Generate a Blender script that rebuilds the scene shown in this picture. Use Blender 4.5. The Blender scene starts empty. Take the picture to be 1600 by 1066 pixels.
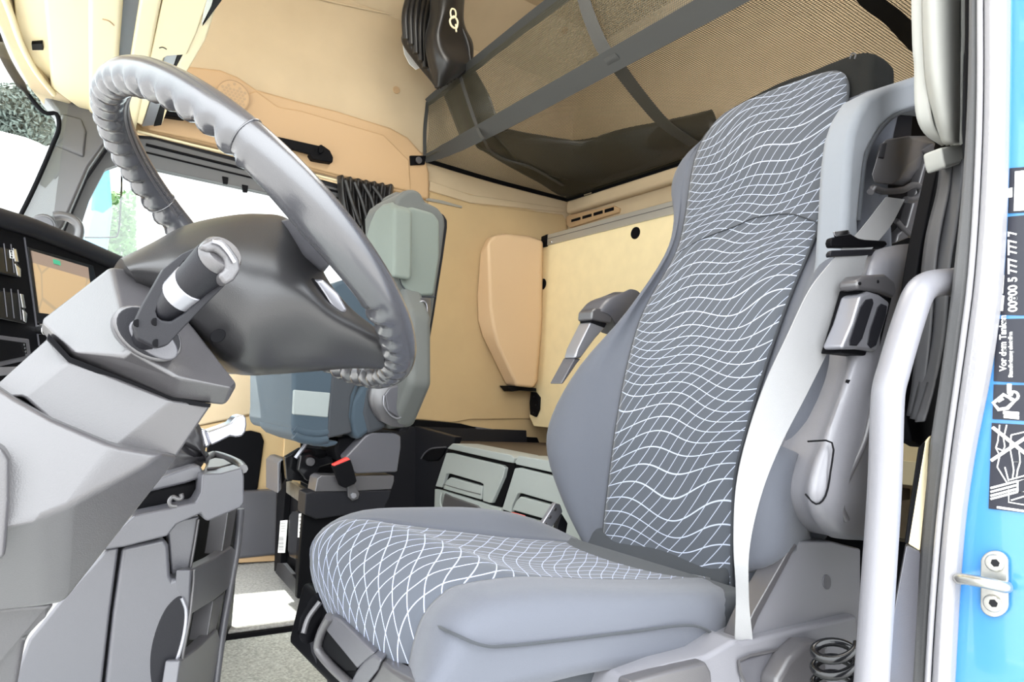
import bpy, bmesh, math, random
from mathutils import Vector, Matrix
random.seed(4)
sc = bpy.context.scene
COL = sc.collection
PI = math.pi

# ------------------------------------------------------------------ camera
FPX = 1073.55
eX = Vector((1550, 192, FPX)).normalized()
eY = Vector((-750, 52, FPX)).normalized()
eZ = eX.cross(eY)
CAM = Vector((0, 0, .65))
cd = bpy.data.cameras.new('camera')
cam = bpy.data.objects.new('camera', cd)
COL.objects.link(cam)
cd.sensor_width = 36
cd.lens = FPX / 1600 * 36
cd.clip_start = .02
cd.clip_end = 200
right = Vector((eX.x, eY.x, eZ.x)); down = Vector((eX.y, eY.y, eZ.y)); fwd = Vector((eX.z, eY.z, eZ.z))
m = Matrix((right, -down, -fwd)).transposed().to_4x4()
m.translation = CAM
cam.matrix_world = m
sc.camera = cam

# ------------------------------------------------------------------ world, sun, exposure
sc.view_settings.view_transform = 'Standard'
sc.view_settings.look = 'None'
sc.view_settings.gamma = 1
sc.view_settings.use_curve_mapping = False
sc.view_settings.exposure = 1.3
W = bpy.data.worlds.new('sky'); sc.world = W; W.use_nodes = True
bg = W.node_tree.nodes['Background']
bg.inputs[0].default_value = (.93, .97, 1, 1)
bg.inputs[1].default_value = 1.0
wt = W.node_tree; wtc = wt.nodes.new('ShaderNodeTexCoord'); wsp = wt.nodes.new('ShaderNodeSeparateXYZ'); wt.links.new(wtc.outputs['Generated'], wsp.inputs[0])
wr = wt.nodes.new('ShaderNodeMapRange'); wr.interpolation_type = 'SMOOTHSTEP'
# hazy bright part of the sky: high and to the near front side of the cab
wr.inputs['From Min'].default_value = -.15; wr.inputs['From Max'].default_value = 1.0; wr.inputs['To Min'].default_value = 1.15; wr.inputs['To Max'].default_value = 3.3
wdt = wt.nodes.new('ShaderNodeVectorMath'); wdt.operation = 'DOT_PRODUCT'; wdt.inputs[1].default_value = Vector((-.3, -.5, .8)).normalized()
wt.links.new(wtc.outputs['Generated'], wdt.inputs[0]); wt.links.new(wdt.outputs['Value'], wr.inputs['Value']); wt.links.new(wr.outputs[0], bg.inputs[1])
sd = bpy.data.lights.new('sun', 'SUN'); sd.energy = 9.0; sd.angle = .02; sd.color = (1, .96, .9)
so = bpy.data.objects.new('sun', sd); COL.objects.link(so)
so.rotation_euler = Vector((-.14, .46, .86)).to_track_quat('Z', 'Y').to_euler()
ldm = bpy.data.lights.new('net_fill', 'AREA'); ldm.energy = 6; ldm.shape = 'RECTANGLE'; ldm.size = .5; ldm.size_y = .9; ldm.color = (1, .97, .9)  # added fill light lifting the net and upper cab, not a cab fitting
ldo = bpy.data.objects.new('net_fill', ldm); COL.objects.link(ldo)
ldo.location = (1.05, 1.2, 2.22)


def ray(px, py):
    d = Vector(((px - 800) / FPX, (py - 533) / FPX, 1))
    return Vector((d.dot(eX), d.dot(eY), d.dot(eZ)))

def P(px, py, X=None, Y=None, Z=None, pl=None):
    """point of the place seen at a picture position, on a wall / floor / sloping plane"""
    d = ray(px, py)
    if pl: p0, n = pl; t = (Vector(p0) - CAM).dot(Vector(n)) / d.dot(Vector(n))
    elif X is not None: t = (X - CAM.x) / d.x
    elif Y is not None: t = (Y - CAM.y) / d.y
    else: t = (Z - CAM.z) / d.z
    return CAM + d * t

def V(*a): return Vector(a)

# ------------------------------------------------------------------ materials
def mat(name, col, rough=.5, metal=0, bump=0, bscale=400, alpha=1, spec=.5, emit=0, noise=0, nscale=6, sheen=0, coat=0):
    m = bpy.data.materials.new(name); m.use_nodes = True
    nt = m.node_tree; b = nt.nodes['Principled BSDF']
    b.inputs['Base Color'].default_value = (*col, 1)
    b.inputs['Roughness'].default_value = rough
    b.inputs['Metallic'].default_value = metal
    b.inputs['Specular IOR Level'].default_value = spec
    b.inputs['Coat Weight'].default_value = coat
    if sheen:
        b.inputs['Sheen Weight'].default_value = sheen
        b.inputs['Sheen Roughness'].default_value = .4
    if alpha < 1: b.inputs['Alpha'].default_value = alpha
    if emit:
        b.inputs['Emission Color'].default_value = (*col, 1); b.inputs['Emission Strength'].default_value = emit
    tc = nt.nodes.new('ShaderNodeTexCoord')
    if bump:
        n = nt.nodes.new('ShaderNodeTexNoise'); n.inputs['Scale'].default_value = bscale; n.inputs['Detail'].default_value = 2
        nt.links.new(tc.outputs['Object'], n.inputs['Vector'])
        bp = nt.nodes.new('ShaderNodeBump'); bp.inputs['Strength'].default_value = bump; bp.inputs['Distance'].default_value = .001
        nt.links.new(n.outputs['Fac'], bp.inputs['Height']); nt.links.new(bp.outputs['Normal'], b.inputs['Normal'])
    if noise:
        n2 = nt.nodes.new('ShaderNodeTexNoise'); n2.inputs['Scale'].default_value = nscale; n2.inputs['Detail'].default_value = 5
        nt.links.new(tc.outputs['Object'], n2.inputs['Vector'])
        r = nt.nodes.new('ShaderNodeValToRGB')
        r.color_ramp.elements[0].position = .3; r.color_ramp.elements[1].position = .7
        r.color_ramp.elements[0].color = (*[c * (1 - noise) for c in col], 1)
        r.color_ramp.elements[1].color = (*[min(1, c * (1 + noise)) for c in col], 1)
        nt.links.new(n2.outputs['Fac'], r.inputs['Fac']); nt.links.new(r.outputs['Color'], b.inputs['Base Color'])
    return m

class NB:
    """tiny maths-node builder"""
    def __init__(s, nt): s.nt = nt
    def op(s, o, a, b=None, c=None):
        n = s.nt.nodes.new('ShaderNodeMath'); n.operation = o
        for i, v in enumerate((a, b, c)):
            if v is None: continue
            if isinstance(v, (int, float)): n.inputs[i].default_value = v
            else: s.nt.links.new(v, n.inputs[i])
        return n.outputs[0]
    def add(s, a, b): return s.op('ADD', a, b)
    def mul(s, a, b): return s.op('MULTIPLY', a, b)
    def sin(s, a): return s.op('SINE', a)

M = {}
M['plastic'] = mat('grey_plastic', (.078, .077, .088), .36, bump=.2, bscale=900, spec=.7)
M['plastic_mid'] = mat('mid_grey_plastic', (.066, .063, .067), .3, bump=.2, bscale=900, spec=.85)
M['plastic_light'] = mat('light_grey_plastic', (.17, .168, .185), .34, bump=.2, bscale=900, spec=.7)
M['hub'] = mat('hub_plastic', (.022, .0215, .023), .32, bump=.15, bscale=900, spec=.6)
M['box'] = mat('box_plastic', (.34, .365, .35), .5, bump=.3, bscale=700)
M['cloth_frame'] = mat('seat_cloth_side', (.22, .235, .26), .85, bump=.4, bscale=1500, sheen=.1)
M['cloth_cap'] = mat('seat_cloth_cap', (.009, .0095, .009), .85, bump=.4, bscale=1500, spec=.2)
M['plastic_dark'] = mat('dark_plastic', (.011, .011, .014), .45, bump=.2, bscale=900, spec=.2)
M['plastic_black'] = mat('black_plastic', (.005, .005, .006), .5, spec=.05)
M['gloss_black'] = mat('gloss_black', (.006, .006, .007), .15, spec=.4)
M['leather'] = mat('wheel_leather', (.042, .042, .048), .25, bump=.12, bscale=900, spec=1.0, coat=.25)
M['soft_leather'] = mat('boot_leather', (.022, .021, .024), .4, bump=.3, bscale=300)
M['cloth'] = mat('seat_cloth_plain', (.084, .090, .110), .85, bump=.4, bscale=1500, sheen=.15)
M['cloth_dark'] = mat('seat_cloth_dark', (.032, .036, .043), .85, bump=.4, bscale=1500, sheen=.1)
M['cloth_green'] = mat('seat_cloth_headrest', (.15, .175, .155), .7, bump=.3, bscale=1500, sheen=.1)
M['cloth_grey'] = mat('seat_cloth_grey', (.095, .10, .095), .75, bump=.3, bscale=1500, sheen=.1)
M['cloth_blue'] = mat('seat_cloth_blue', (.035, .055, .075), .85, bump=.5, bscale=900, sheen=.1)
M['cloth_light'] = mat('seat_cloth_light', (.25, .28, .28), .8, bump=.4, bscale=900)
M['liner'] = mat('cream_liner', (.52, .41, .27), .9, bump=.3, bscale=600, noise=.04, nscale=9)
M['liner_low'] = mat('tan_liner', (.50, .36, .19), .9, bump=.25, bscale=600, noise=.03, nscale=9)
M['peach'] = mat('peach_plastic', (.475, .315, .17), .55, bump=.2, bscale=900)
M['pad'] = mat('padded_box_cloth', (.64, .45, .27), .7, bump=.2, bscale=900)
M['cream'] = mat('cream_plastic', (.76, .66, .43), .5, bump=.15, bscale=900)
M['board'] = mat('bunk_board', (.80, .66, .39), .5, noise=.03, nscale=20)
M['alu'] = mat('aluminium', (.55, .55, .52), .35, metal=.75)
M['steel'] = mat('zinc_steel', (.55, .54, .5), .35, metal=1, noise=.15, nscale=60)
M['chrome'] = mat('chrome', (.75, .75, .77), .12, metal=1)
M['silver'] = mat('silver_paint', (.3, .3, .33), .28, metal=.6)
M['lever_silver'] = mat('lever_silver', (.5, .5, .55), .2, metal=.8)
M['blue'] = mat('blue_paint', (.05, .21, .47), .25, coat=.6)
M['rubber'] = mat('seal_rubber', (.09, .09, .093), .5, bump=.3, bscale=500)
M['rubber_light'] = mat('seal_rubber_worn', (.27, .265, .28), .4, bump=.5, bscale=250)
M['curtain'] = mat('black_satin', (.011, .010, .010), .36, spec=.5, sheen=.05)
M['curtain_tail'] = mat('dark_grey_curtain', (.06, .06, .065), .55)
M['curtain_grey'] = mat('grey_curtain', (.38, .38, .355), .6)
M['strap'] = mat('grey_strap', (.045, .045, .043), .7, bump=.5, bscale=900)
M['belt'] = mat('belt_webbing', (.26, .26, .265), .5, bump=.5, bscale=1200)
M['red'] = mat('buckle_red', (.75, .06, .05), .35)
M['white'] = mat('white_label', (.8, .8, .78), .5)
M['brown'] = mat('brown_shelf', (.09, .065, .045), .6)
M['carpet'] = mat('carpet', (.50, .52, .49), .95, bump=1, bscale=250, noise=.35, nscale=180)
M['carpet_light'] = mat('worn_carpet', (.3, .295, .28), .95, bump=1, bscale=250, noise=.25, nscale=150)
M['shrub'] = mat('shrub', (.05, .13, .025), .8)

def fabric_pattern(name, base, line):
    m = mat(name, base, .85, sheen=.15); nt = m.node_tree; b = nt.nodes['Principled BSDF']; N = NB(nt)
    uv = nt.nodes.new('ShaderNodeUVMap'); uv.uv_map = 'UVMap'
    sp = nt.nodes.new('ShaderNodeSeparateXYZ'); nt.links.new(uv.outputs[0], sp.inputs[0])
    u, v = sp.outputs[0], sp.outputs[1]
    w1 = N.sin(N.add(N.mul(u, 30), N.mul(N.sin(N.mul(v, 13)), 1.3)))
    w2 = N.sin(N.add(N.mul(u, 13), N.mul(v, 21)))
    w3 = N.sin(N.add(N.mul(u, -9), N.mul(v, 34)))
    w4 = N.sin(N.add(N.mul(u, 8), N.mul(v, 17)))
    f1 = N.add(N.mul(v, 40), N.add(N.mul(w1, .42), N.add(N.mul(w4, .75), N.mul(w3, .16))))
    f2 = N.add(N.add(N.mul(v, 30), N.mul(u, -38)), N.add(N.mul(w2, .35), N.mul(N.sin(N.add(N.mul(v, 17), N.mul(u, 9))), .3)))
    def line_of(f, wd):
        a = N.op('PINGPONG', f, .5)
        n = nt.nodes.new('ShaderNodeMapRange'); n.interpolation_type = 'SMOOTHSTEP'
        n.inputs['From Min'].default_value = wd; n.inputs['From Max'].default_value = wd * .45
        nt.links.new(a, n.inputs['Value']); return n.outputs[0]
    fac = N.op('MAXIMUM', line_of(f1, .047), N.mul(line_of(f2, .046), .85))
    # stitched look: tiny dashes along the thread
    fac = N.mul(fac, N.add(N.mul(N.sin(N.mul(N.add(u, N.mul(v, .3)), 2400)), .12), .85))
    mx = nt.nodes.new('ShaderNodeMix'); mx.data_type = 'RGBA'
    mx.inputs['A'].default_value = (*base, 1); mx.inputs['B'].default_value = (*line, 1)
    nt.links.new(fac, mx.inputs['Factor']); nt.links.new(mx.outputs['Result'], b.inputs['Base Color'])
    return m
M['pattern'] = fabric_pattern('seat_cloth_waves', (.066, .074, .09), (.5, .55, .68))

def net_mat(name, col, period=.0042, hole=.3):
    m = mat(name, col, .7); nt = m.node_tree; b = nt.nodes['Principled BSDF']; N = NB(nt)
    uv = nt.nodes.new('ShaderNodeUVMap'); uv.uv_map = 'UVMap'
    sp = nt.nodes.new('ShaderNodeSeparateXYZ'); nt.links.new(uv.outputs[0], sp.inputs[0])
    k = 2 * PI / period
    a = N.sin(N.mul(sp.outputs[0], k)); c = N.sin(N.mul(sp.outputs[1], k))
    s = N.mul(a, c)
    fac = N.op('LESS_THAN', s, hole)
    fac2 = N.op('GREATER_THAN', s, -hole)
    nt.links.new(N.mul(fac, fac2), b.inputs['Alpha'])
    return m
M['net'] = net_mat('mesh_net', (.06, .055, .033), .014, .33)

def glass_mat():
    m = bpy.data.materials.new('window_glass'); m.use_nodes = True; nt = m.node_tree
    for n in list(nt.nodes):
        if n.type == 'BSDF_PRINCIPLED': nt.nodes.remove(n)
    o = nt.nodes['Material Output']
    t = nt.nodes.new('ShaderNodeBsdfTransparent'); t.inputs[0].default_value = (.93, .97, .96, 1)
    g = nt.nodes.new('ShaderNodeBsdfGlossy'); g.inputs['Roughness'].default_value = .02
    mx = nt.nodes.new('ShaderNodeMixShader'); mx.inputs[0].default_value = .06
    nt.links.new(t.outputs[0], mx.inputs[1]); nt.links.new(g.outputs[0], mx.inputs[2]); nt.links.new(mx.outputs[0], o.inputs[0])
    return m
M['glass'] = glass_mat()

# ------------------------------------------------------------------ object helpers
WL = {}
def _world(o): return WL.get(o.name, Vector((0, 0, 0)))

def thing(name, label, cat, loc, group=None):
    o = bpy.data.objects.new(name, None); o.empty_display_size = .05
    COL.objects.link(o); o.location = loc; WL[o.name] = Vector(loc)
    o['label'] = label; o['category'] = cat
    if group: o['group'] = group
    return o

def tag(o, label, cat, group=None):
    o['label'] = label; o['category'] = cat
    if group: o['group'] = group
    return o

def part(name, parent, label=None):
    """an Empty that is a part of a thing and holds its sub-parts"""
    o = bpy.data.objects.new(name, None); o.empty_display_size = .03; COL.objects.link(o)
    o.parent = parent; o.location = (0, 0, 0); WL[o.name] = _world(parent)
    if label: o['label'] = label
    return o

def struct(o):
    o['kind'] = 'structure'; return o

def link(name, me, m, parent=None):
    o = bpy.data.objects.new(name, me); COL.objects.link(o)
    if m is not None:
        if isinstance(m, (list, tuple)):
            for k in m: me.materials.append(M[k])
        else: me.materials.append(M[m])
    if parent:
        o.parent = parent; o.location = -_world(parent); WL[o.name] = Vector((0, 0, 0))
    else: WL[o.name] = Vector((0, 0, 0))
    return o

def smooth(me, ang=None):
    for p in me.polygons: p.use_smooth = True
    if ang is not None:
        try: me.set_sharp_from_angle(angle=math.radians(ang))
        except Exception: pass

def mesh(name, vs, fs, m, parent=None, sm=None, bevel=0, seg=2, sub=0, solid=0, uv=None, mats=None, offset=0, bang=30):
    me = bpy.data.meshes.new(name); me.from_pydata([tuple(v) for v in vs], [], fs)
    if uv:
        l = me.uv_layers.new(name='UVMap')
        for p in me.polygons:
            for li in p.loop_indices: l.data[li].uv = uv[me.loops[li].vertex_index]
    if not solid:
        bm = bmesh.new(); bm.from_mesh(me); bmesh.ops.recalc_face_normals(bm, faces=bm.faces); bm.to_mesh(me); bm.free()
    if mats:
        for p, k in zip(me.polygons, mats): p.material_index = k
    if sm is not None: smooth(me, sm if sm > 0 else None)
    o = link(name, me, m, parent)
    if solid:
        md = o.modifiers.new('thickness', 'SOLIDIFY'); md.thickness = solid; md.offset = offset
    if bevel:
        md = o.modifiers.new('bevel', 'BEVEL'); md.width = bevel; md.segments = seg; md.limit_method = 'ANGLE'; md.angle_limit = math.radians(bang)
        for p in me.polygons: p.use_smooth = True
        try: md.harden_normals = False
        except Exception: pass
        w = o.modifiers.new('wn', 'WEIGHTED_NORMAL'); w.keep_sharp = True
    if sub:
        md = o.modifiers.new('subd', 'SUBSURF'); md.levels = sub; md.render_levels = sub
        for p in me.polygons: p.use_smooth = True
    return o

def prism(name, pts, vec, m, parent=None, bevel=.004, seg=3, **kw):
    """closed outline pushed along vec (a vector, or a list with one end point per outline point)"""
    n = len(pts)
    far = [Vector(p) + Vector(vec) for p in pts] if not isinstance(vec, list) else vec
    vs = list(pts) + far
    fs = [list(range(n)), list(range(2 * n - 1, n - 1, -1))] + [[i, (i + 1) % n, n + (i + 1) % n, n + i] for i in range(n)]
    return mesh(name, vs, fs, m, parent, bevel=bevel, seg=seg, **kw)

def catm(pts, n=8, closed=False):
    """smooth curve through points"""
    pts = [Vector(p) for p in pts]; out = []; N = len(pts)
    rng = range(N if closed else N - 1)
    for i in rng:
        if closed: p0, p1, p2, p3 = pts[(i - 1) % N], pts[i], pts[(i + 1) % N], pts[(i + 2) % N]
        else:
            p1, p2 = pts[i], pts[i + 1]
            p0 = pts[i - 1] if i else p1 * 2 - p2
            p3 = pts[i + 2] if i + 2 < N else p2 * 2 - p1
        for k in range(n):
            t = k / n
            out.append(.5 * ((2 * p1) + (p2 - p0) * t + (2 * p0 - 5 * p1 + 4 * p2 - p3) * t * t + (3 * p1 - p0 - 3 * p2 + p3) * t ** 3))
    if not closed: out.append(pts[-1])
    return out

def surf(name, rows, m, parent=None, nu=5, nv=5, closed=False, caps=False, solid=0, uvrows=None, offset=0, sm=0):
    """spline surface through a grid of points; rows run one way, points in a row the other"""
    R = [catm(r, nu, closed) for r in rows]
    cols = list(zip(*R)); Cc = [catm(c, nv) for c in cols]
    nr = len(Cc[0]); ncol = len(Cc)
    vs = [Cc[j][i] for i in range(nr) for j in range(ncol)]
    fs = []
    for i in range(nr - 1):
        for j in range(ncol - (0 if closed else 1)):
            fs.append([i * ncol + j, i * ncol + (j + 1) % ncol, (i + 1) * ncol + (j + 1) % ncol, (i + 1) * ncol + j])
    if caps: fs.append(list(range(ncol))); fs.append(list(range((nr - 1) * ncol, nr * ncol)))
    uv = None
    if uvrows:
        UR = [[Vector((*q, 0)) for q in r] for r in uvrows]
        UR = [catm(r, nu, closed) for r in UR]; UC = [catm(c, nv) for c in zip(*UR)]
        uv = [(UC[j][i].x, UC[j][i].y) for i in range(nr) for j in range(ncol)]
    o = mesh(name, vs, fs, m, parent, solid=solid, uv=uv, offset=offset)
    smooth(o.data, 50 if caps else None)
    return o

def frames(pts, closed=False):
    N = len(pts); T = []
    for i in range(N):
        a = pts[(i - 1) % N] if closed or i else pts[i]; b = pts[(i + 1) % N] if closed or i < N - 1 else pts[i]
        T.append((b - a).normalized())
    up = Vector((0, 0, 1)) if abs(T[0].z) < .9 else Vector((0, 1, 0))
    nrm = (up - T[0] * up.dot(T[0])).normalized(); out = []
    for t in T:
        nrm = (nrm - t * nrm.dot(t)).normalized(); out.append((t, nrm, t.cross(nrm)))
    return out

def tube(name, pts, r, m, parent=None, n=12, closed=False, sp=6, ell=1, ripple=None):
    if sp: 
        k = len(pts)
        if isinstance(r, (list, tuple)): rr = [q.x for q in catm([Vector((a, 0, 0)) for a in r], sp, closed)]
        pts = catm(pts, sp, closed)
        if not isinstance(r, (list, tuple)): rr = [r] * len(pts)
    else:
        pts = [Vector(p) for p in pts]; rr = list(r) if isinstance(r, (list, tuple)) else [r] * len(pts)
    F = frames(pts, closed); vs = []; fs = []
    for i, (p, (t, a, b)) in enumerate(zip(pts, F)):
        for j in range(n):
            th = 2 * PI * j / n; q = rr[i]
            if ripple: q *= ripple(i / len(pts), a * math.cos(th) + b * math.sin(th), p)
            vs.append(p + (a * math.cos(th) + b * math.sin(th) * ell) * q)
    N = len(pts)
    for i in range(N if closed else N - 1):
        for j in range(n):
            fs.append([i * n + j, i * n + (j + 1) % n, ((i + 1) % N) * n + (j + 1) % n, ((i + 1) % N) * n + j])
    if not closed: fs.append(list(range(n))); fs.append(list(range((N - 1) * n, N * n)))
    o = mesh(name, vs, fs, m, parent); smooth(o.data, 50); return o

def crisp(o):
    md = o.modifiers.new('crisp', 'EDGE_SPLIT'); md.split_angle = math.radians(50)

def ribbon(name, pts, width, wdir, m, parent=None, th=.0015, sp=5):
    """webbing: a band through points; wdir = across direction (one, or one for each point)"""
    if not isinstance(wdir, list): wdir = [wdir] * len(pts)
    if not isinstance(width, (list, tuple)): width = [width] * len(pts)
    A = catm([Vector(p) - Vector(w).normalized() * q / 2 for p, w, q in zip(pts, wdir, width)], sp)
    B = catm([Vector(p) + Vector(w).normalized() * q / 2 for p, w, q in zip(pts, wdir, width)], sp)
    n = len(A); vs = A + B; fs = [[i, i + 1, n + i + 1, n + i] for i in range(n - 1)]
    o = mesh(name, vs, fs, m, parent, solid=th, offset=0); smooth(o.data); crisp(o); return o

def band(name, pxa, pxb, m, parent=None, th=.002, sp=5):
    """band between two edges given as 3D points"""
    A = catm(pxa, sp); B = catm(pxb, sp); n = len(A)
    o = mesh(name, A + B, [[i, i + 1, n + i + 1, n + i] for i in range(n - 1)], m, parent, solid=th, offset=0); smooth(o.data); crisp(o); return o

def box(name, c, s, m, parent=None, rot=None, bevel=.003):
    R = rot if rot is not None else Matrix.Identity(3); c = Vector(c)
    vs = [c + R @ Vector((x * s[0] / 2, y * s[1] / 2, z * s[2] / 2)) for x in (-1, 1) for y in (-1, 1) for z in (-1, 1)]
    return mesh(name, vs, [[0, 1, 3, 2], [4, 6, 7, 5], [0, 4, 5, 1], [2, 3, 7, 6], [0, 2, 6, 4], [1, 5, 7, 3]], m, parent, bevel=bevel)

def disc(name, c, nrm, r, th, m, parent=None, n=24, bevel=.001, ax=None, ell=1):
    c = Vector(c); nrm = Vector(nrm).normalized()
    a = Vector(ax).normalized() if ax else nrm.orthogonal().normalized(); b = nrm.cross(a)
    pts = [c + (a * math.cos(2 * PI * i / n) + b * math.sin(2 * PI * i / n) * ell) * r for i in range(n)]
    return prism(name, pts, nrm * th, m, parent, bevel=bevel, seg=2)

def px_poly(pts, **k): return [P(x, y, **k) for x, y in pts]
def plane2(a, b, up=(0, 0, 1)):
    """plane through two points that also holds the direction up"""
    return (a, (Vector(b) - Vector(a)).cross(Vector(up)).normalized())


# ================================================================== THE SETTING
YW = 2.40      # passenger-side wall
XR = 1.93      # rear wall
# passenger-side wall with the window opening
def wall_grid(name, xs, zs, hole, m, y=YW, th=.05, pick=None):
    vs = [V(x, y, z) for z in zs for x in xs]; fs = []; mi = []
    n = len(xs)
    for i in range(len(zs) - 1):
        for j in range(n - 1):
            if (j, i) in hole: continue
            fs.append([i * n + j, i * n + j + 1, (i + 1) * n + j + 1, (i + 1) * n + j]); mi.append(pick(j, i) if pick else 0)
    return mesh(name, vs, fs, m, None, solid=th, offset=-1, mats=mi)
xs = [-.12, .10, 1.0, 1.16, XR + .05]; zs = [0.0, .69, 1.425, 1.50, 2.12]
w = struct(wall_grid('wall_right', xs, zs, {(1, 1), (0, 1), (0, 2), (0, 3)}, ['liner', 'liner_low'], pick=lambda j, i: 0 if i == 3 else 1))
# rear wall
w = struct(box('wall_rear', (XR + .03, 1.38, 1.12), (.06, 2.16, 2.4), 'liner', bevel=0))
# ceiling with its chamfer into the side and rear walls
vs = [V(-.35, .30, 2.28), V(XR + .06, .30, 2.28), V(XR + .06, 2.2, 2.28), V(-.35, 2.2, 2.28), V(-.35, YW + .04, 2.08), V(XR + .06, YW + .04, 2.08), V(-.6, .30, 1.95), V(-.6, YW + .04, 1.95)]
o = struct(mesh('ceiling', vs, [[0, 1, 2, 3], [3, 2, 5, 4], [0, 3, 4, 7, 6]], 'liner', None, solid=.03, offset=1))
# soft seam of the roof liner
struct(tube('trim_12', [P(480, -6, Y=YW - .004), P(560, 12, Y=YW - .004), P(630, 27, Y=YW - .004), P(700, 52, Y=YW - .004), P(760, 46, Y=YW - .004), P(850, 60, Y=YW - .004)], .004, 'liner', n=8))
# floor: upper carpet by the passenger seat and the lower carpet in front
struct(box('floor', (.85, 1.40, .028), (2.4, 2.2, .06), 'carpet', bevel=0))
zc = .075
struct(prism('trim_1', [V(-.3, 1.74, zc), V(1.3, 1.74, zc), V(1.3, YW, zc), V(-.3, YW, zc)], V(0, 0, -.03), 'carpet_light', bevel=.006))
struct(box('trim_2', (.5, 1.732, .062), (1.6, .012, .016), 'plastic_black', bevel=.003))

# ---- side wall trims -------------------------------------------------------
yt = YW - .022
top = [(232, 88), (300, 103), (345, 108), (372, 119), (401, 139), (470, 158), (525, 172), (611, 199), (638, 214), (664, 243), (672, 270), (671, 312)]
bot = [(640, 305), (540, 281), (420, 249), (300, 221), (232, 206), (215, 190)]
o = struct(prism('trim_3', px_poly(top + bot, Y=yt), V(0, .03, 0), 'peach', bevel=.012, seg=4))
# lower chamfer step of the peach panel
struct(prism('trim_4', px_poly([(401, 141), (435, 166), (470, 172), (600, 210), (640, 250), (643, 300), (540, 277), (420, 245), (300, 217), (232, 203), (225, 180), (300, 150), (372, 150)], Y=yt - .006), V(0, .02, 0), 'peach', bevel=.008, seg=4))
# cream strip under it
struct(tube('trim_5', px_poly([(215, 205), (300, 226), (420, 255), (530, 283)], Y=yt - .004), .004, 'cream', n=8, sp=2))
# window frame, glass, inner mullion
fo = [(84, 378), (128, 275), (165, 222), (200, 209), (235, 212), (420, 258), (540, 290), (620, 312), (620, 590), (300, 590), (80, 560)]
fi = [(112, 400), (140, 312), (165, 264), (188, 256), (225, 260), (420, 302), (530, 330), (562, 350), (560, 560), (310, 560), (95, 530)]
def ring_frame(name, outer, inner, y, d, m, parent=None):
    n = len(outer)
    A = px_poly(outer, Y=y); B = px_poly(inner, Y=y); A2 = [a + V(0, d, 0) for a in A]; B2 = [b + V(0, d, 0) for b in B]
    vs = A + B + A2 + B2; fs = []
    for i in range(n):
        j = (i + 1) % n
        fs += [[i, j, n + j, n + i], [2 * n + i, 3 * n + i, 3 * n + j, 2 * n + j], [i, 2 * n + i, 2 * n + j, j], [n + i, n + j, 3 * n + j, 3 * n + i]]
    return mesh(name, vs, fs, m, parent, bevel=.006, seg=3)
win = struct(ring_frame('window_1', fo, fi, YW - .012, .04, 'plastic_dark'))
ring_frame('inner_seal', [(x + (8 if x < 300 else -6), y + (6 if y < 420 else -4)) for x, y in fo], fi, YW - .018, .01, 'rubber', win)
prism('pane', px_poly(fi, Y=YW + .02), V(0, .004, 0), 'glass', win, bevel=0)
for a, b, r in (((228, 226), (545, 304), .0045), ((228, 238), (545, 314), .003)):
    tube('guide_rail', [P(*a, Y=YW - .02), P(*b, Y=YW - .02)], r, 'plastic_black', win, n=8, sp=0)
for q in ((383, 296), (352, 283)):
    prism('catch', px_poly([(q[0] - 5, q[1] - 8), (q[0] + 5, q[1] - 6), (q[0] + 4, q[1] + 5), (q[0] - 3, q[1] + 4)], Y=YW - .022), V(0, .01, 0), 'plastic_black', win, bevel=.002)

# passenger-side windscreen pillar
ya = 2.30
pil = [(60, 140), (105, 140), (150, 160), (200, 175), (212, 205), (168, 222), (140, 262), (100, 355), (78, 380), (24, 352), (45, 300), (78, 226), (91, 190), (86, 172)]
struct(prism('trim_6', px_poly(pil, Y=ya), V(0, .10, 0), 'plastic_mid', bevel=.012, seg=4))
pill2 = [(96, 176), (128, 184), (136, 205), (132, 246), (84, 226), (92, 200)]
struct(prism('trim_7', px_poly(pill2, Y=ya - .008), V(0, .03, 0), 'plastic_mid', bevel=.008, seg=3))
# windscreen gasket and glass
ga = catm(px_poly([(-40, -40), (-8, 50), (12, 98), (40, 142), (68, 175), (88, 178), (92, 200), (80, 232), (55, 290), (28, 345)], Y=2.27), 4)
win2 = struct(tube('window_2', ga, [.012 if p.z > 1.42 else .006 for p in ga], 'plastic_black', n=8, sp=0))
gl = []
for z, off in ((.98, .0), (1.3, .0), (1.62, .03), (1.95, .10)):
    gl.append([V(.005 + off * .3, 2.285, z), V(-.10 + off, 2.26, z), V(-.2 + off, 2.12, z), V(-.29 + off, 1.8, z), V(-.33 + off, 1.4, z), V(-.29 + off, .95, z), V(-.2 + off, .62, z)])
surf('pane', gl, 'glass', win2, nu=4, nv=2)

# driver-side door frame: blue jamb, rubber seal, inner trim
def strip_px(name, L, R, X, d, m, bevel=.004, parent=None, n=5):
    A = catm([P(x, y, X=X) for x, y in L], n); B = catm([P(x, y, X=X) for x, y in R], n)
    k = len(A); vs = A + B + [a + V(d, 0, 0) for a in A] + [b + V(d, 0, 0) for b in B]; fs = []
    for i in range(k - 1):
        fs += [[i, i + 1, k + i + 1, k + i], [2 * k + i, 3 * k + i, 3 * k + i + 1, 2 * k + i + 1], [i, 2 * k + i, 2 * k + i + 1, i + 1], [k + i, k + i + 1, 3 * k + i + 1, 3 * k + i]]
    fs += [[0, k, 3 * k, 2 * k], [k - 1, 3 * k - 1, 4 * k - 1, 2 * k - 1]]
    return mesh(name, vs, fs, m, parent, bevel=bevel, seg=3, sm=40)
ys_ = [-520, -60, 150, 300, 430, 520, 600, 700, 800, 900, 1000, 1110]
SR = [1568, 1568, 1566, 1563, 1556, 1546, 1533, 1513, 1498, 1489, 1483, 1477]      # outer edge of the seal
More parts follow.
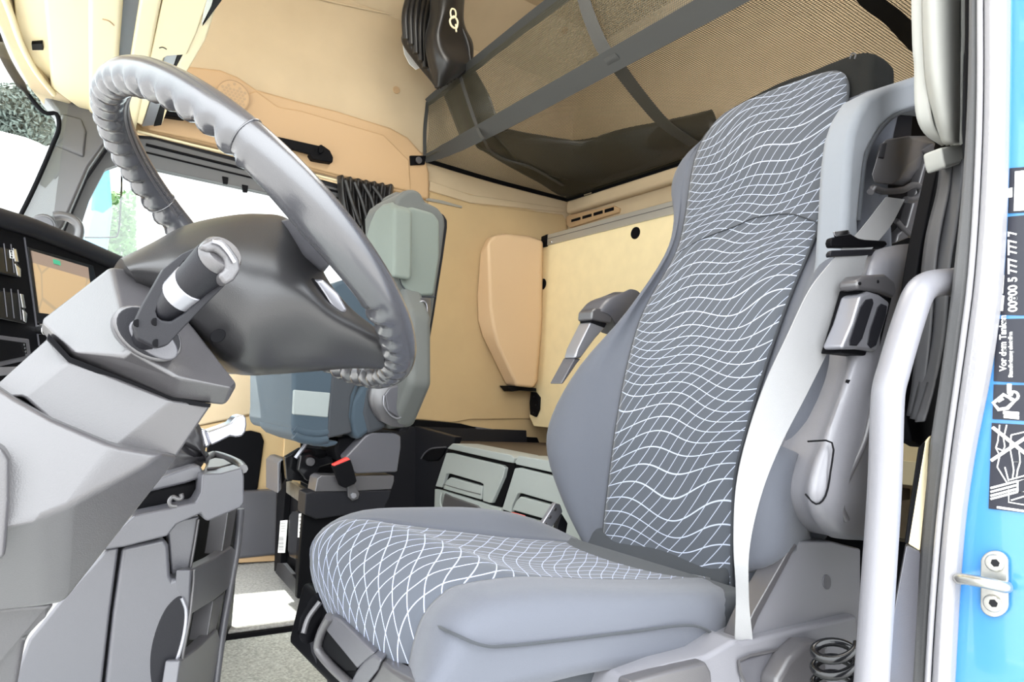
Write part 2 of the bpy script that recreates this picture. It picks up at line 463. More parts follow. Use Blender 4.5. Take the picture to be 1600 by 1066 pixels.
SM = [1527, 1527, 1527, 1522, 1513, 1502, 1491, 1477, 1465, 1456, 1449, 1443]      # groove
SL = [1512, 1512, 1509, 1500, 1487, 1476, 1465, 1450, 1441, 1433, 1426, 1420]      # inner edge
z_ = list(zip
          (SR, ys_)); zm = list(zip(SM, ys_)); zl = list(zip(SL, ys_))
XB = .92
struct(strip_px('trim_8', [(x + 6, y) for x, y in zm], z_, XB - .028, .03, 'rubber_light', .009))
struct(tube('trim_9', [P(x + 4, y, X=XB - .025) for x, y in zm], .0035, 'rubber_light', n=8, sp=3))
struct(strip_px('trim_10', zl, [(x - 1, y) for x, y in zm], XB - .012, .03, 'rubber', .007))
jam = struct(strip_px('wall_left', [(x - 10, y) for x, y in z_], [(1700, y) for y in ys_], XB, .05, 'blue', .003))
# pressed flange on the jamb
strip_px('flange', [(x + 3, y) for x, y in z_], [(x + 12, y) for x, y in z_], XB - .004, .01, 'blue', .003, jam)
# inside face of the pillar behind the seal
struct(prism('trim_11', [V(.935, .31, -.1), V(.935, .375, -.1), V(1.2, .42, -.1), V(1.2, .31, -.1)], V(0, 0, 2.3), 'plastic_black', bevel=.004))
# cab side behind the driver's door, and over the door opening
struct(box('wall_left_rear', (1.65, .36, 1.0), (.56, .06, 2.3), 'plastic_dark', bevel=0))
struct(box('wall_left_top', (.2, .34, 2.1), (1.6, .06, .36), 'liner', bevel=0))

# ================================================================== FIXED FITTINGS ON THE WALLS
ZU = 1.42
# ---- overhead console above the windscreen -------------------------------
oc = thing('overhead_console', 'cream overhead console above the windscreen with long grey groove', 'console', (.1, 1.9, 1.42))
def dn(px, py, z=ZU): return P(px, py, Z=z)
def ext(a, b, k=1.0):
    """carry the line a-b on past a (towards the near side of the cab)"""
    return a + (a - b) * k
def slab(name, near, far, z, h, m, bevel=.006, k=1.3):
    n = [dn(x, y, z) for x, y in near]; f = [dn(x, y, z) for x, y in far]
    n2 = [ext(n[0], f[0], k * .9 / max(.3, (n[0] - f[0]).length)), ext(n[1], f[1], k * .9 / max(.3, (n[1] - f[1]).length))]
    return prism(name, [n2[0], n2[1], f[1], f[0]], V(0, 0, h), m, oc, bevel=bevel, seg=3)
slab('lamp_panel', [(67, 0), (150, 0)], [(79, 138), (158, 196)], ZU, .12, 'cream', .01)
slab('front_panel', [(136, 0), (192, 0)], [(138, 182), (176, 208)], ZU - .008, .12, 'cream', .012)
slab('groove', [(190, 0), (220, 0)], [(168, 185), (190, 205)], ZU + .012, .1, 'plastic', .002)
slab('middle_panel', [(218, 0), (253, 0)], [(185, 205), (211, 210)], ZU - .004, .12, 'cream', .008)
slab('rear_panel', [(254, 0), (320, 0)], [(212, 208), (222, 212)], ZU, .12, 'cream', .003) if False else None
prism('rear_panel', [dn(x, y) for x, y in [(256, -160), (330, -160), (325, 0), (308, 50), (292, 86), (262, 88), (256, 92), (222, 196), (213, 192), (230, 110), (254, 0)]], V(0, 0, .12), 'cream', oc, bevel=.004)
prism('reading_lamp', [dn(x, y, ZU + .006) for x, y in [(257, 88), (277, 86), (262, 130), (240, 196), (222, 198)]], V(0, 0, .06), 'silver', oc, bevel=.002)
prism('lamp_slot', [dn(x, y, ZU + .008) for x, y in [(277, 86), (292, 84), (275, 128), (252, 196), (240, 198)]], V(0, 0, .06), 'plastic_black', oc, bevel=.002)
prism('end_panel', [dn(x, y, ZU + .004) for x, y in [(326, -160), (380, -160), (352, -30), (322, 62), (300, 100), (270, 150), (252, 198), (268, 120), (300, 60), (322, 2)]], V(0, 0, .16), 'cream', oc, bevel=.005)
prism('shelf_slot', [dn(x, y, ZU - .004) for x, y in [(336, -20), (352, -22), (346, 2), (316, 42), (322, 30)]], V(0, 0, .05), 'plastic_black', oc, bevel=.001)
prism('slot_trim', [dn(x, y, ZU - .006) for x, y in [(326, -10), (336, -12), (330, 10), (314, 42), (318, 20)]], V(0, 0, .05), 'alu', oc, bevel=.001)
prism('lamp_recess', [dn(x, y, ZU + .02) for x, y in [(18, -40), (70, -40), (82, 145), (60, 128), (40, 85), (24, 30)]], V(0, 0, .08), 'cream', oc, bevel=.004)
prism('clip', [dn(x, y, ZU + .012) for x, y in [(49, 69), (66, 68), (68, 79), (50, 79)]], V(0, 0, .02), 'plastic_black', oc, bevel=.002)
tube('mark', [dn(160, 30, ZU - .009), dn(170, 33, ZU - .009), dn(178, 40, ZU - .009)], .0012, 'peach', oc, n=6)
tube('mark', [dn(249, 75, ZU - .001), dn(254, 74, ZU - .001), dn(260, 77, ZU - .001)], .0012, 'plastic_dark', oc, n=6)
prism('header', [dn(x, y, ZU + .004) for x, y in [(-30, -40), (8, -10), (28, 58), (52, 108), (84, 140), (112, 158), (112, 172), (70, 168), (44, 137), (20, 92), (-12, 20)]], V(0, 0, .06), 'liner', oc, bevel=.008)
tube('handle', [dn(x, y, ZU - .004) for x, y in [(0, -20), (16, 20), (33, 68), (55, 110), (84, 147)]], .007, 'cream', oc, n=10)

M['grille_hole'] = mat('grille_hole', (.40, .28, .17), .8)
# ---- speaker grille -------------------------------------------------------
yg = yt - .006
c0 = P(363, 152, Y=yg); c0 = c0 + V(0, -.012, 0); sg = thing('speaker_grille', 'round peach speaker grille with honeycomb holes above the side window', 'speaker', c0)
disc('rim', c0 + V(0, -.001, 0), V(0, 1, 0), .051, .006, 'peach', sg, n=40)
disc('face', c0 + V(0, -.0025, 0), V(0, 1, 0), .048, .004, 'peach', sg, n=40)
tube('rim_line', [c0 + V(.052 * math.cos(t), -.001, .052 * math.sin(t)) for t in [2 * PI * k / 40 for k in range(40)]], .0012, 'grille_hole', sg, n=6, closed=True, sp=0)
hs = []; hf = []
R6 = .0052
for i in range(-6, 7):
    for j in range(-6, 7):
        cx = (i + .5 * (j % 2)) * .0118; cz = j * .0102
        if math.hypot(cx, cz) > .041 or (abs(cx) < .012 and .026 < cz < .04): continue
        b0 = len(hs)
        for k in range(6): hs.append(c0 + V(cx + R6 * math.sin(k * PI / 3), -.0032, cz + R6 * math.cos(k * PI / 3)))
        for k in range(6): hs.append(c0 + V(cx + R6 * math.sin(k * PI / 3), .0008, cz + R6 * math.cos(k * PI / 3)))
        hf += [[b0 + k for k in range(6)]] + [[b0 + k, b0 + (k + 1) % 6, b0 + 6 + (k + 1) % 6, b0 + 6 + k] for k in range(6)]
mesh('honeycomb', hs, hf, 'grille_hole', sg)

# ---- passenger-side grab handle above the window ---------------------------
gh = thing('overhead_grab_handle', 'slim black grab handle above the passenger window', 'handle', P(460, 230, Y=yt))
yh = yt - .035
prism('bar', px_poly([(395, 203), (410, 208), (500, 228), (500, 240), (485, 241), (405, 219), (395, 214)], Y=yh), V(0, .014, 0), 'plastic_black', gh, bevel=.003)
prism('mount', px_poly([(484, 241), (490, 232), (505, 227), (516, 235), (521, 246), (520, 254), (505, 252), (489, 249)], Y=yh), V(0, .034, 0), 'plastic_black', gh, bevel=.004)
prism('coat_hook', px_poly([(498, 237), (500, 226), (504, 226), (507, 236), (502, 240)], Y=yh - .012), V(0, .014, 0), 'plastic_black', gh, bevel=.003)
prism('mount', px_poly([(250, 158), (290, 168), (290, 185), (255, 180)], Y=yh), V(0, .034, 0), 'plastic_black', gh, bevel=.004)
prism('bar_front', px_poly([(285, 170), (405, 204), (405, 216), (285, 184)], Y=yh), V(0, .014, 0), 'plastic_black', gh, bevel=.003)

# ---- round plugs in the liner ----------------------------------------------
for k, (q, lab) in enumerate((((619, 141), 'beige round plug in the upper side wall left of the net'), ((691, 296), 'beige round plug in the side wall under the net corner'),
                ((658, 647), 'beige round plug low on the side wall behind the passenger seat'))):
    tag(disc('liner_plug', P(*q, Y=YW + .0), V(0, -1, 0), .0145, .004, 'peach' if k < 2 else 'liner_low', n=24), lab, 'plug', 'round plugs in the wall liner')
tag(disc('liner_plug', P(882, 47, pl=(V(0, 2.2, 2.28), V(0, .2, .24).normalized())), V(0, -.2, -.24), .015, .004, 'peach', n=24), 'beige round plug high in the corner seen through the net', 'plug', 'round plugs in the wall liner')

# ---- lower wall: liner panel, seam, rail, shelf ---------------------------
lw = struct(prism('trim_13', px_poly([(672, 300), (735, 318), (880, 335), (886, 345), (886, 640), (838, 655), (735, 656), (708, 661), (642, 655), (640, 500)], Y=YW - .008), V(0, .012, 0), 'liner_low', bevel=.007))
struct(prism('trim_14', px_poly([(672, 282), (700, 292), (735, 304), (880, 325), (884, 332), (735, 317), (671, 298)], Y=YW - .006), V(0, .012, 0), 'liner', bevel=.004))
tag(prism('curtain_rail', px_poly([(666, 309), (690, 313), (722, 322), (722, 325), (690, 318), (666, 313)], Y=YW - .016), V(0, .01, 0), 'alu', bevel=.001), 'short metal curtain rail end on the side wall beside the passenger headrest', 'rail')
struct(prism('trim_15', px_poly([(636, 655), (720, 662), (745, 668), (760, 672), (775, 680), (840, 684), (845, 697), (640, 668)], Y=YW - .012), V(0, .03, 0), 'plastic_black', bevel=.003))
tag(prism('support_bracket', px_poly([(744, 667), (794, 674), (797, 686), (744, 679)], Y=YW - .02), V(0, .03, 0), 'plastic', bevel=.002), 'dark metal bracket on the ledge below the bunk board', 'bracket')
# shelf under the bunk
sh = tag(prism('bunk_shelf', [V(1.275, .9, .49), V(XR, .9, .49), V(XR, YW - .03, .49), V(1.275, YW - .03, .49)], V(0, 0, -.03), 'brown', bevel=.004), 'brown shelf surface under the lower bunk behind the passenger seat', 'shelf')

# door panel below the passenger window
struct(prism('trim_16', px_poly([(290, 582), (470, 585), (480, 624), (455, 632), (370, 653), (300, 668)], Y=YW - .02), V(0, .03, 0), 'liner', bevel=.008))
struct(prism('trim_17', px_poly([(300, 668), (370, 655), (462, 632), (462, 690), (440, 780), (380, 775), (300, 760)], Y=YW - .012), V(0, .02, 0), 'liner_low', bevel=.004))
tag(prism('door_pocket', px_poly([(325, 682), (392, 673), (408, 677), (413, 690), (403, 765), (385, 770), (320, 770)], Y=YW - .02), V(0, .015, 0), 'plastic_black', bevel=.006, seg=4), 'black recessed pocket in the passenger door panel', 'pocket')
struct(prism('trim_18', px_poly([(300, 775), (385, 768), (436, 766), (434, 868), (380, 874), (300, 880)], Y=YW - .05), V(0, .06, 0), 'plastic', bevel=.012, seg=4))
struct(prism('trim_19', px_poly([(300, 870), (434, 868), (434, 877), (300, 884)], Y=YW - .04), V(0, .04, 0), 'peach', bevel=.003))
struct(prism('trim_20', px_poly([(452, 560), (470, 560), (470, 760), (440, 765)], Y=YW - .02), V(0, .02, 0), 'liner_low', bevel=.003))
struct(prism('trim_21', px_poly([(455, 600), (520, 600), (520, 900), (445, 900)], Y=YW - .012), V(0, .02, 0), 'plastic_dark', bevel=.003))

# ---- upper bunk corner pad (peach box on the wall) ------------------------
pad = [(748, 400), (762, 372), (790, 365), (830, 369), (847, 376), (846, 500), (842, 540), (838, 600), (832, 606), (800, 603), (788, 600), (752, 518), (745, 505)]
yp = YW - .02
front = px_poly([(762, 378), (774, 367), (795, 366), (828, 370), (847, 377), (846, 500), (841, 560), (838, 598), (832, 606), (808, 604), (778, 540), (772, 515), (766, 480)], Y=YW - .11)
back = px_poly([(750, 395), (758, 374), (785, 365), (828, 369), (850, 377), (849, 500), (846, 560), (842, 598), (834, 607), (790, 602), (752, 525), (745, 500), (744, 460)], Y=YW - .012)
tag(prism('wall_cushion', front, back, 'pad', bevel=.014, seg=5), 'tall peach padded box on the side wall left of the bunk board', 'cushion')
tag(prism('box_bracket', px_poly([(793, 603), (815, 603), (838, 607), (838, 612), (815, 610), (800, 612)], Y=YW - .08), V(0, .06, 0), 'plastic_black', bevel=.001), 'small black bracket under the peach padded box', 'bracket')

# ---- folded bunk board ----------------------------------------------------
XBK = 1.755
bb = thing('bunk_board', 'tan folded-up bunk board with aluminium top rail across the rear wall', 'bunk', (XBK, 1.6, .6))
a = P(851, 384, X=XBK); zt = 1.335
prism('panel', [V(XBK, .72, zt), V(XBK, 2.355, zt), V(XBK, 2.375, .60), V(XBK, 2.34, .56), V(XBK, .72, .56)], V(.03, 0, 0), 'board', bb, bevel=.003)
prism('top_rail', [V(XBK - .006, .72, zt - .002), V(XBK - .006, 2.31, zt - .002), V(XBK - .006, 2.31, zt + .045), V(XBK - .006, .72, zt + .045)], V(.045, 0, 0), 'alu', bb, bevel=.002)
tube('rail_line', [V(XBK - .007, .72, zt + .026), V(XBK - .007, 2.31, zt + .026)], .0012, 'plastic', bb, n=6, sp=0)
prism('end_cap', [V(XBK - .008, 2.31, zt - .006), V(XBK - .008, 2.352, zt - .006), V(XBK - .008, 2.352, zt + .043), V(XBK - .008, 2.31, zt + .047)], V(.05, 0, 0), 'plastic_black', bb, bevel=.002)
disc('screw', P(860, 378, X=XBK - .01), V(1, 0, 0), .006, .004, 'chrome', bb, n=12)
disc('button', P(992, 364, X=XBK - .004), V(1, 0, 0), .0225, .006, 'plastic_black', bb, n=30, bevel=.002)
disc('button', P(847, 444, X=XBK - .004), V(1, 0, 0), .024, .006, 'plastic_black', bb, n=30, bevel=.002)
prism('bottom_rail', [V(XBK - .004, .72, .512), V(XBK - .004, 1.2, .512), V(XBK - .004, 1.2, .57), V(XBK - .004, .72, .57)], V(.04, 0, 0), 'cream', bb, bevel=.002)
hp = [(829, 612), (836, 613), (842, 621), (841, 640), (836, 652), (828, 648), (827, 630)]
hg = part('hinge', bb, 'black hinge plate with three screws')
prism('plate', [P(x, y, X=XBK - .012) for x, y in hp], V(.012, 0, 0), 'plastic_black', hg, bevel=.003)
for q in ((834, 620), (837, 633), (833, 645)): disc('screw', P(*q, X=XBK - .014), V(1, 0, 0), .0035, .003, 'plastic_dark', hg, n=10)

# ---- air vent on the rear wall ---------------------------------------------
XV = XR - .012
vt = thing('air_vent', 'beige slotted air vent on the rear wall above the bunk board', 'vent', P(922, 337, X=XV))
vp = [(880, 340), (892, 335), (958, 321), (967, 325), (966, 332), (890, 356), (882, 350)]
prism('frame', [P(x, y, X=XV) for x, y in vp], V(.016, 0, 0), 'peach', vt, bevel=.004)
for k in range(4):
    t0 = .06 + k * .235; t1 = t0 + .19
    L0, L1 = V(888, 346.5, 0), V(962, 325, 0)
    p0 = L0.lerp(L1, t0); p1 = L0.lerp(L1, t1); h = 2 + .6 * k / 3
    prism('slot', [P(p0.x, p0.y - h, X=XV - .002), P(p1.x, p1.y - h, X=XV - .002), P(p1.x, p1.y + h, X=XV - .002), P(p0.x, p0.y + h, X=XV - .002)], V(.004, 0, 0), 'plastic_black', vt, bevel=0)
# soft cream ledge over the vent
struct(prism('trim_22', [V(XR - .035, .5, 1.515), V(XR - .035, YW - .02, 1.515), V(XR - .035, YW - .02, 1.575), V(XR - .035, .5, 1.575)], V(.04, 0, 0), 'liner', bevel=.015, seg=4))

# ================================================================== STEERING WHEEL AND COLUMN
WC = V(.2116, .869, .8247); WT = .704
wu = V(math.cos(WT), 0, -math.sin(WT)); wv = V(0, 1, 0); wn = V(math.sin(WT), 0, math.cos(WT))
def wp(deg, r=.225, off=0): a = math.radians(deg); return WC + (wu * math.cos(a) + wv * math.sin(a)) * r + wn * off
sw = thing('steering_wheel', 'grey leather steering wheel with finger grips on its rim, on the driver side', 'steering wheel', WC)
NR = 240
def rip(t, d, p):
    deg = (t * 360) % 360
    # finger hollows on the inner back of the rim, none on the smooth side sections
    w = 0 if (250 < deg < 298 or 62 < deg < 110) else 1
    inner = -(p - WC).normalized()
    k = max(0, d.dot((inner * .25 - wn).normalized()))
    return 1 + w * (.44 * (k ** 1.9) * (abs(math.sin(math.radians(deg) * 27)) - .55)) + .62 * max(0, 1 - abs(deg - 272) / 34) ** .7 * max(0, d.dot((inner * .75 - wn * .66).normalized())) ** 1.5
tube('rim', [wp(360 * i / NR) for i in range(NR)], .0192, 'leather', sw, n=28, closed=True, sp=0, ripple=rip)
for dg in (246, 121):
    tube('rim_seam', [wp(dg) + ((wp(dg) - WC).normalized() * math.cos(t) + wn * math.sin(t)) * .0196 for t in [2 * PI * k / 24 for k in range(24)]], .0009, 'leather', sw, n=6, closed=True, sp=0)
# cross stitching along the inside of the far rim
sv = []; sf = []
for i in range(150):
    dg = 115 + i * .62
    for s in (-1, 1):
        c = wp(dg)
        inn = (-(c - WC).normalized() * .97 + wn * .22).normalized(); T = (wp(dg + 1) - wp(dg - 1)).normalized(); B = inn.cross(T)
        p = c + inn * .0190; a = p + B * .0045 * s; b_ = p + T * .0018 + B * .0008 * s
        k = len(sv); w_ = T * .0005
        sv += [a - w_, a + w_, b_ + w_, b_ - w_, a - w_ + inn * .001, a + w_ + inn * .001, b_ + w_ + inn * .0012, b_ - w_ + inn * .0012]
        sf += [[k + q for q in f] for f in ([4, 5, 6, 7], [0, 1, 5, 4], [1, 2, 6, 5], [2, 3, 7, 6], [3, 0, 4, 7])]
mesh('stitching', sv, sf, 'plastic_mid', sw)

def ring_at(front, depth, k=.92):
    """closed section: given front points (px,py,Y) top to bottom, plus the same line set back and slightly drawn in"""
    f = [P(x, y, Y=Y) for x, y, Y in front]
    c = sum(f, V(0, 0, 0)) / len(f)
    b = [c + (p - c) * k + V(0, depth - (p.y - c.y) * .8, 0) for p in reversed(f)]
    return f + b
hub = [
 ring_at([(188, 404, .80), (196, 414, .765), (206, 428, .765), (214, 444, .79), (222, 452, .82)], .10),
 ring_at([(236, 380, .81), (240, 398, .765), (250, 425, .755), (258, 455, .775), (262, 482, .81)], .14),
 ring_at([(290, 352, .82), (290, 380, .765), (290, 425, .745), (296, 480, .765), (304, 520, .80)], .16),
 ring_at([(350, 338, .82), (350, 368, .765), (345, 430, .74), (340, 510, .76), (344, 560, .80)], .18),
 ring_at([(402, 334, .82), (402, 368, .765), (400, 440, .735), (385, 530, .75), (388, 583, .80)], .18),
 ring_at([(450, 342, .80), (446, 385, .755), (440, 450, .73), (430, 530, .75), (432, 583, .80)], .18),
 ring_at([(484, 388, .79), (480, 420, .75), (478, 465, .73), (474, 530, .75), (476, 580, .79)], .17),
 ring_at([(512, 440, .78), (514, 466, .75), (518, 495, .735), (516, 540, .75), (516, 577, .785)], .12),
 ring_at([(548, 482, .775), (552, 494, .75), (556, 515, .74), (556, 545, .75), (556, 574, .775)], .06),
 ring_at([(586, 512, .765), (592, 522, .75), (597, 535, .745), (600, 556, .75), (598, 576, .765)], .035)]
surf('hub_cover', hub, 'hub', sw, nu=5, nv=5, closed=True, caps=True)
# near spoke joining the hub to the rim
spA = [P(x, y, Y=.79) for x, y in [(436, 345), (452, 345), (486, 384), (508, 425), (496, 430), (466, 405)]]
spB = [P(x, y, Y=.665) for x, y in [(470, 334), (482, 338), (508, 368), (530, 398), (520, 402), (494, 372)]]
prism('spoke', spB, spA, 'plastic', sw, bevel=.004, seg=3)
# switch flap beside the spoke
prism('switch_pod', px_poly([(489, 436), (506, 436), (530, 458), (545, 486), (532, 492), (520, 484), (506, 462)], Y=.745), V(0, .05, 0), 'silver', sw, bevel=.004, seg=3)
prism('switch_gap', px_poly([(486, 436), (490, 434), (508, 460), (523, 484), (536, 493), (528, 494), (514, 482), (500, 462)], Y=.743), V(0, .05, 0), 'plastic_black', sw, bevel=.001)
disc('hub_screw_well', P(341, 525, Y=.750), V(0, 1, 0), .0085, .004, 'plastic_black', sw, n=20, ell=.75)

# ---- column ---------------------------------------------------------------
sc_ = thing('steering_column', 'grey angular steering column housing rising from the lower left to the wheel', 'steering column', P(120, 800, Y=.85))
def facet(name, pts, faces, depth, m, parent, bevel=.006, seg=3):
    """faceted front of points (px,py,Y), closed by walls going back to Y+depth along its border"""
    v = [P(x, y, Y=Y) for x, y, Y in pts]
    cnt = {}
    for f in faces:
        for i in range(len(f)):
            e = (f[i], f[(i + 1) % len(f)]); cnt[e] = 1
    border = [e for e in cnt if (e[1], e[0]) not in cnt]
    nx = {a: b for a, b in border}; loop = [border[0][0]]
    while nx[loop[-1]] != loop[0]: loop.append(nx[loop[-1]])
    n = len(v); bk = {i: n + k for k, i in enumerate(loop)}
    ymax = max(p.y for p in v)
    v2 = v + [V(v[i].x, ymax + depth, v[i].z) for i in loop]
    fs = [list(f) for f in faces] + [[a, bk[a], bk[b], b] for a, b in border] + [[bk[i] for i in loop]]
    return mesh(name, v2, fs, m, parent, bevel=bevel, seg=seg, bang=12)
facet('switch_housing', [(64, 501, .80), (173, 417, .80), (212, 423, .795), (243, 444, .785), (306, 516, .77), (371, 601, .745),      # 0-5
    (353, 633, .75), (270, 624, .745), (109, 560, .765),                                                                          # 6-8
    (116, 551, .735), (192, 556, .715), (204, 546, .712), (275, 590, .708), (364, 606, .72)],                                     # 9-13
    [[0, 1, 11, 10, 9], [1, 2, 3, 4, 11], [4, 5, 13, 12, 11], [8, 0, 9], [9, 10, 11, 12, 7, 8], [12, 13, 6, 7], [13, 5, 6]], .12, 'plastic_mid', sc_, bevel=.004)
# seat of the stalk
rc = P(228, 520, Y=.716); rn = V(-.10, -1, .18)
def oval(cx, cy, ax, ay, rot, Y, n=28): 
    r = math.radians(rot)
    return [P(cx + ax * math.cos(t) * math.cos(r) - ay * math.sin(t) * math.sin(r), cy + ax * math.cos(t) * math.sin(r) + ay * math.sin(t) * math.cos(r), Y=Y) for t in [2 * PI * i / n for i in range(n)]]
prism('stalk_well_rim', oval(231, 521, 60, 37, 32, .7035), V(0, .03, 0), 'plastic_mid', sc_, bevel=.003)
prism('stalk_well', oval(232, 520, 55, 33, 32, .7025), V(0, .012, 0), 'plastic_dark', sc_, bevel=.001)
prism('stalk_boot', oval(240, 531, 45, 22, 36, .701), V(0, .012, 0), 'plastic', sc_, bevel=.002)
facet('column_collar', [(-30, 622, .76), (0, 597, .76), (78, 526, .77), (110, 562, .745), (270, 626, .735), (330, 634, .75), (276, 714, .745), (180, 700, .735), (80, 658, .735), (36, 620, .74)],
      [[0, 1, 2, 3, 9], [9, 3, 4, 7, 8], [4, 5, 6, 7]], .12, 'plastic_mid', sc_, bevel=.003)
facet('lower_cover', [(-60, 560, .72), (-5, 604, .71), (22, 622, .705), (80, 655, .695), (180, 697, .69), (255, 710, .70), (279, 713, .74), (255, 745, .745), (100, 942, .75), (70, 948, .74), (-60, 965, .72),
      (-60, 820, .68), (0, 820, .675), (60, 810, .675), (110, 790, .68), (225, 730, .695)],
      [[0, 1, 2, 12, 11], [2, 3, 13, 12], [3, 4, 14, 13], [4, 5, 15, 14], [5, 6, 7, 15], [7, 8, 14, 15], [8, 9, 13, 14], [9, 10, 11, 12, 13]], .14, 'plastic_mid', sc_, bevel=.005)
facet('column_foot', [(-60, 950, .74), (88, 944, .76), (74, 960, .765), (40, 1000, .77), (22, 1100, .77), (-60, 1100, .75)], [[0, 1, 2, 3, 4, 5]], .12, 'plastic_mid', sc_, bevel=.006)
prism('side_cap', px_poly([(-30, 690), (4, 700), (15, 718), (15, 780), (8, 870), (-30, 900)], Y=.66), V(0, .04, 0), 'plastic_mid', sc_, bevel=.004)
# joint line round the foot of the switch housing
prism('joint_shadow_gap', px_poly([(76, 521), (110, 558), (270, 621), (330, 631), (328, 637), (268, 629), (107, 566), (74, 530)], Y=.742), V(0, .1, 0), 'plastic_black', sc_, bevel=0)

# ---- stalk ----------------------------------------------------------------
st = thing('control_stalk', 'dark multi-function stalk with grooved silver ring and open bracket', 'stalk', P(240, 520, Y=.69))
def ringpoly(name, outer, inner, Y0, d, m, parent, bevel=.003):
    A = [P(x, y, Y=Y0(x)) for x, y in outer]; B = [P(x, y, Y=Y0(x)) for x, y in inner]; n = len(A)
    A2 = [p + V(0, d, 0) for p in A]; B2 = [p + V(0, d, 0) for p in B]; vs = A + B + A2 + B2; fs = []
    for i in range(n):
        j = (i + 1) % n
        fs += [[i, j, n + j, n + i], [2 * n + i, 3 * n + i, 3 * n + j, 2 * n + j], [i, 2 * n + i, 2 * n + j, j], [n + i, n + j, 3 * n + j, 3 * n + i]]
    return mesh(name, vs, fs, m, parent, bevel=bevel, seg=3)
yst = lambda x: .66 - (x - 210) * .0005
ringpoly('bracket', [(208, 508), (222, 478), (255, 420), (285, 396), (311, 384), (345, 376), (372, 400), (374, 420), (350, 448), (318, 480), (280, 520), (262, 540), (246, 545), (215, 530)],
                    [(244, 486), (250, 465), (266, 436), (286, 410), (305, 396), (322, 400), (335, 414), (346, 426), (338, 440), (318, 462), (290, 488), (268, 502), (252, 500), (246, 494)], yst, .016, 'plastic_dark', st, .004)
Ka = P(262, 487, Y=.655); Kb = P(346, 398, Y=.585)
def kax(t): return Ka.lerp(Kb, t)
prof = [(0, .012), (.04, .0145), (.28, .0155), (.30, .0155)]
ka = (Kb - Ka).normalized()
def lathe(name, prof, m, parent, n=28):
    a = ka.orthogonal().normalized(); b = ka.cross(a); vs = []; fs = []
    for t, r in prof:
        c = kax(t)
        vs += [c + (a * math.cos(2 * PI * j / n) + b * math.sin(2 * PI * j / n)) * r for j in range(n)]
    for i in range(len(prof) - 1):
        fs += [[i * n + j, i * n + (j + 1) % n, (i + 1) * n + (j + 1) % n, (i + 1) * n + j] for j in range(n)]
    fs += [list(range(n)), list(range((len(prof) - 1) * n, len(prof) * n))]
    o = mesh(name, vs, fs, m, parent); smooth(o.data, 35); return o
lathe('stalk_body', [(0, .010), (.03, .0135), (.30, .0155), (.31, .0155)], 'plastic_dark', st)
lathe('grooved_ring', [(.30, .0160), (.31, .0178), (.52, .0178), (.53, .0165)], 'silver', st)
lathe('stalk_neck', [(.52, .0168), (.90, .0178), (.93, .0172)], 'plastic_dark', st)
lathe('stalk_end', [(.92, .0165), (.95, .017), (1.02, .0165), (1.05, .0145)], 'plastic_mid', st)
prism('end_bridge', [P(x, y, Y=.572) for x, y in [(312, 383), (330, 374), (346, 371), (360, 384), (374, 404), (377, 422), (366, 438), (352, 446), (340, 430), (352, 420), (350, 404), (336, 392), (322, 394)]], V(0, .02, 0), 'plastic_mid', st, bevel=.003)
tube('end_highlight', [P(x, y, Y=.569) for x, y in [(332, 377), (344, 381), (356, 393), (367, 410)]], .0016, 'lever_silver', st, n=8)  # highlight along the stalk end, put in as a thin silver line
for q in ((215, 505), (243, 503), (245, 536)):
    disc('screw_hole', P(*q, Y=yst(q[0]) - .001), V(0, 1, 0), .0035, .002, 'plastic_black', st, n=12)
tube('stalk_root', [P(228, 528, Y=.705), P(240, 512, Y=.68), P(258, 492, Y=.66)], .012, 'plastic_dark', st, n=14)

# ================================================================== DASHBOARD
Da = P(0, 360, Y=1.31); Db = P(200, 425, Y=1.62)
DP = plane2(Da, Db); DN = DP[1] if DP[1].y > 0 else -DP[1]
def dp(q, o=0): return P(*q, pl=(Da + DN * o, DN))
db = thing('dashboard', 'black dashboard with soft top edge in front of the passenger window', 'dashboard', dp((80, 560)))
padc = [dp((-60, 322), .0), dp((0, 341), 0), dp((52, 357), 0), (dp((124, 386), 0)), dp((186, 412), 0), dp((260, 442), 0)]
A = [p + V(0, 0, .004) for p in padc]
prism('face', [dp(q) for q in [(-60, 336), (0, 352), (52, 367), (124, 394), (186, 420), (262, 452), (262, 660), (-60, 640)]], DN * .08, 'plastic_black', db, bevel=.003)
tube('top_pad', padc, .016, 'plastic_dark', db, n=14, sp=4)
tp = [p + DN * .0 + V(0, 0, .008) for p in padc]
vs = tp + [V(p.x - .22, p.y + .15, p.z + .004) for p in tp]; n = len(tp)
mesh('top_surface', vs, [[i, i + 1, n + i + 1, n + i] for i in range(n - 1)], 'plastic_dark', db, solid=.012, offset=-1)
tube('panel_joint', [dp((38, 371), -.001), dp((49, 450), -.001), (dp((61, 540), -.001))], .0015, 'plastic', db, n=6, sp=0)
prism('lower_trim', [dp(q, -.004) for q in [(-40, 575), (60, 572), (62, 582), (-40, 592)]], DN * .01, 'silver', db, bevel=.002)
disc('knob', dp((72, 515), -.012), DN, .010, .014, 'chrome', db, n=20, bevel=.002)
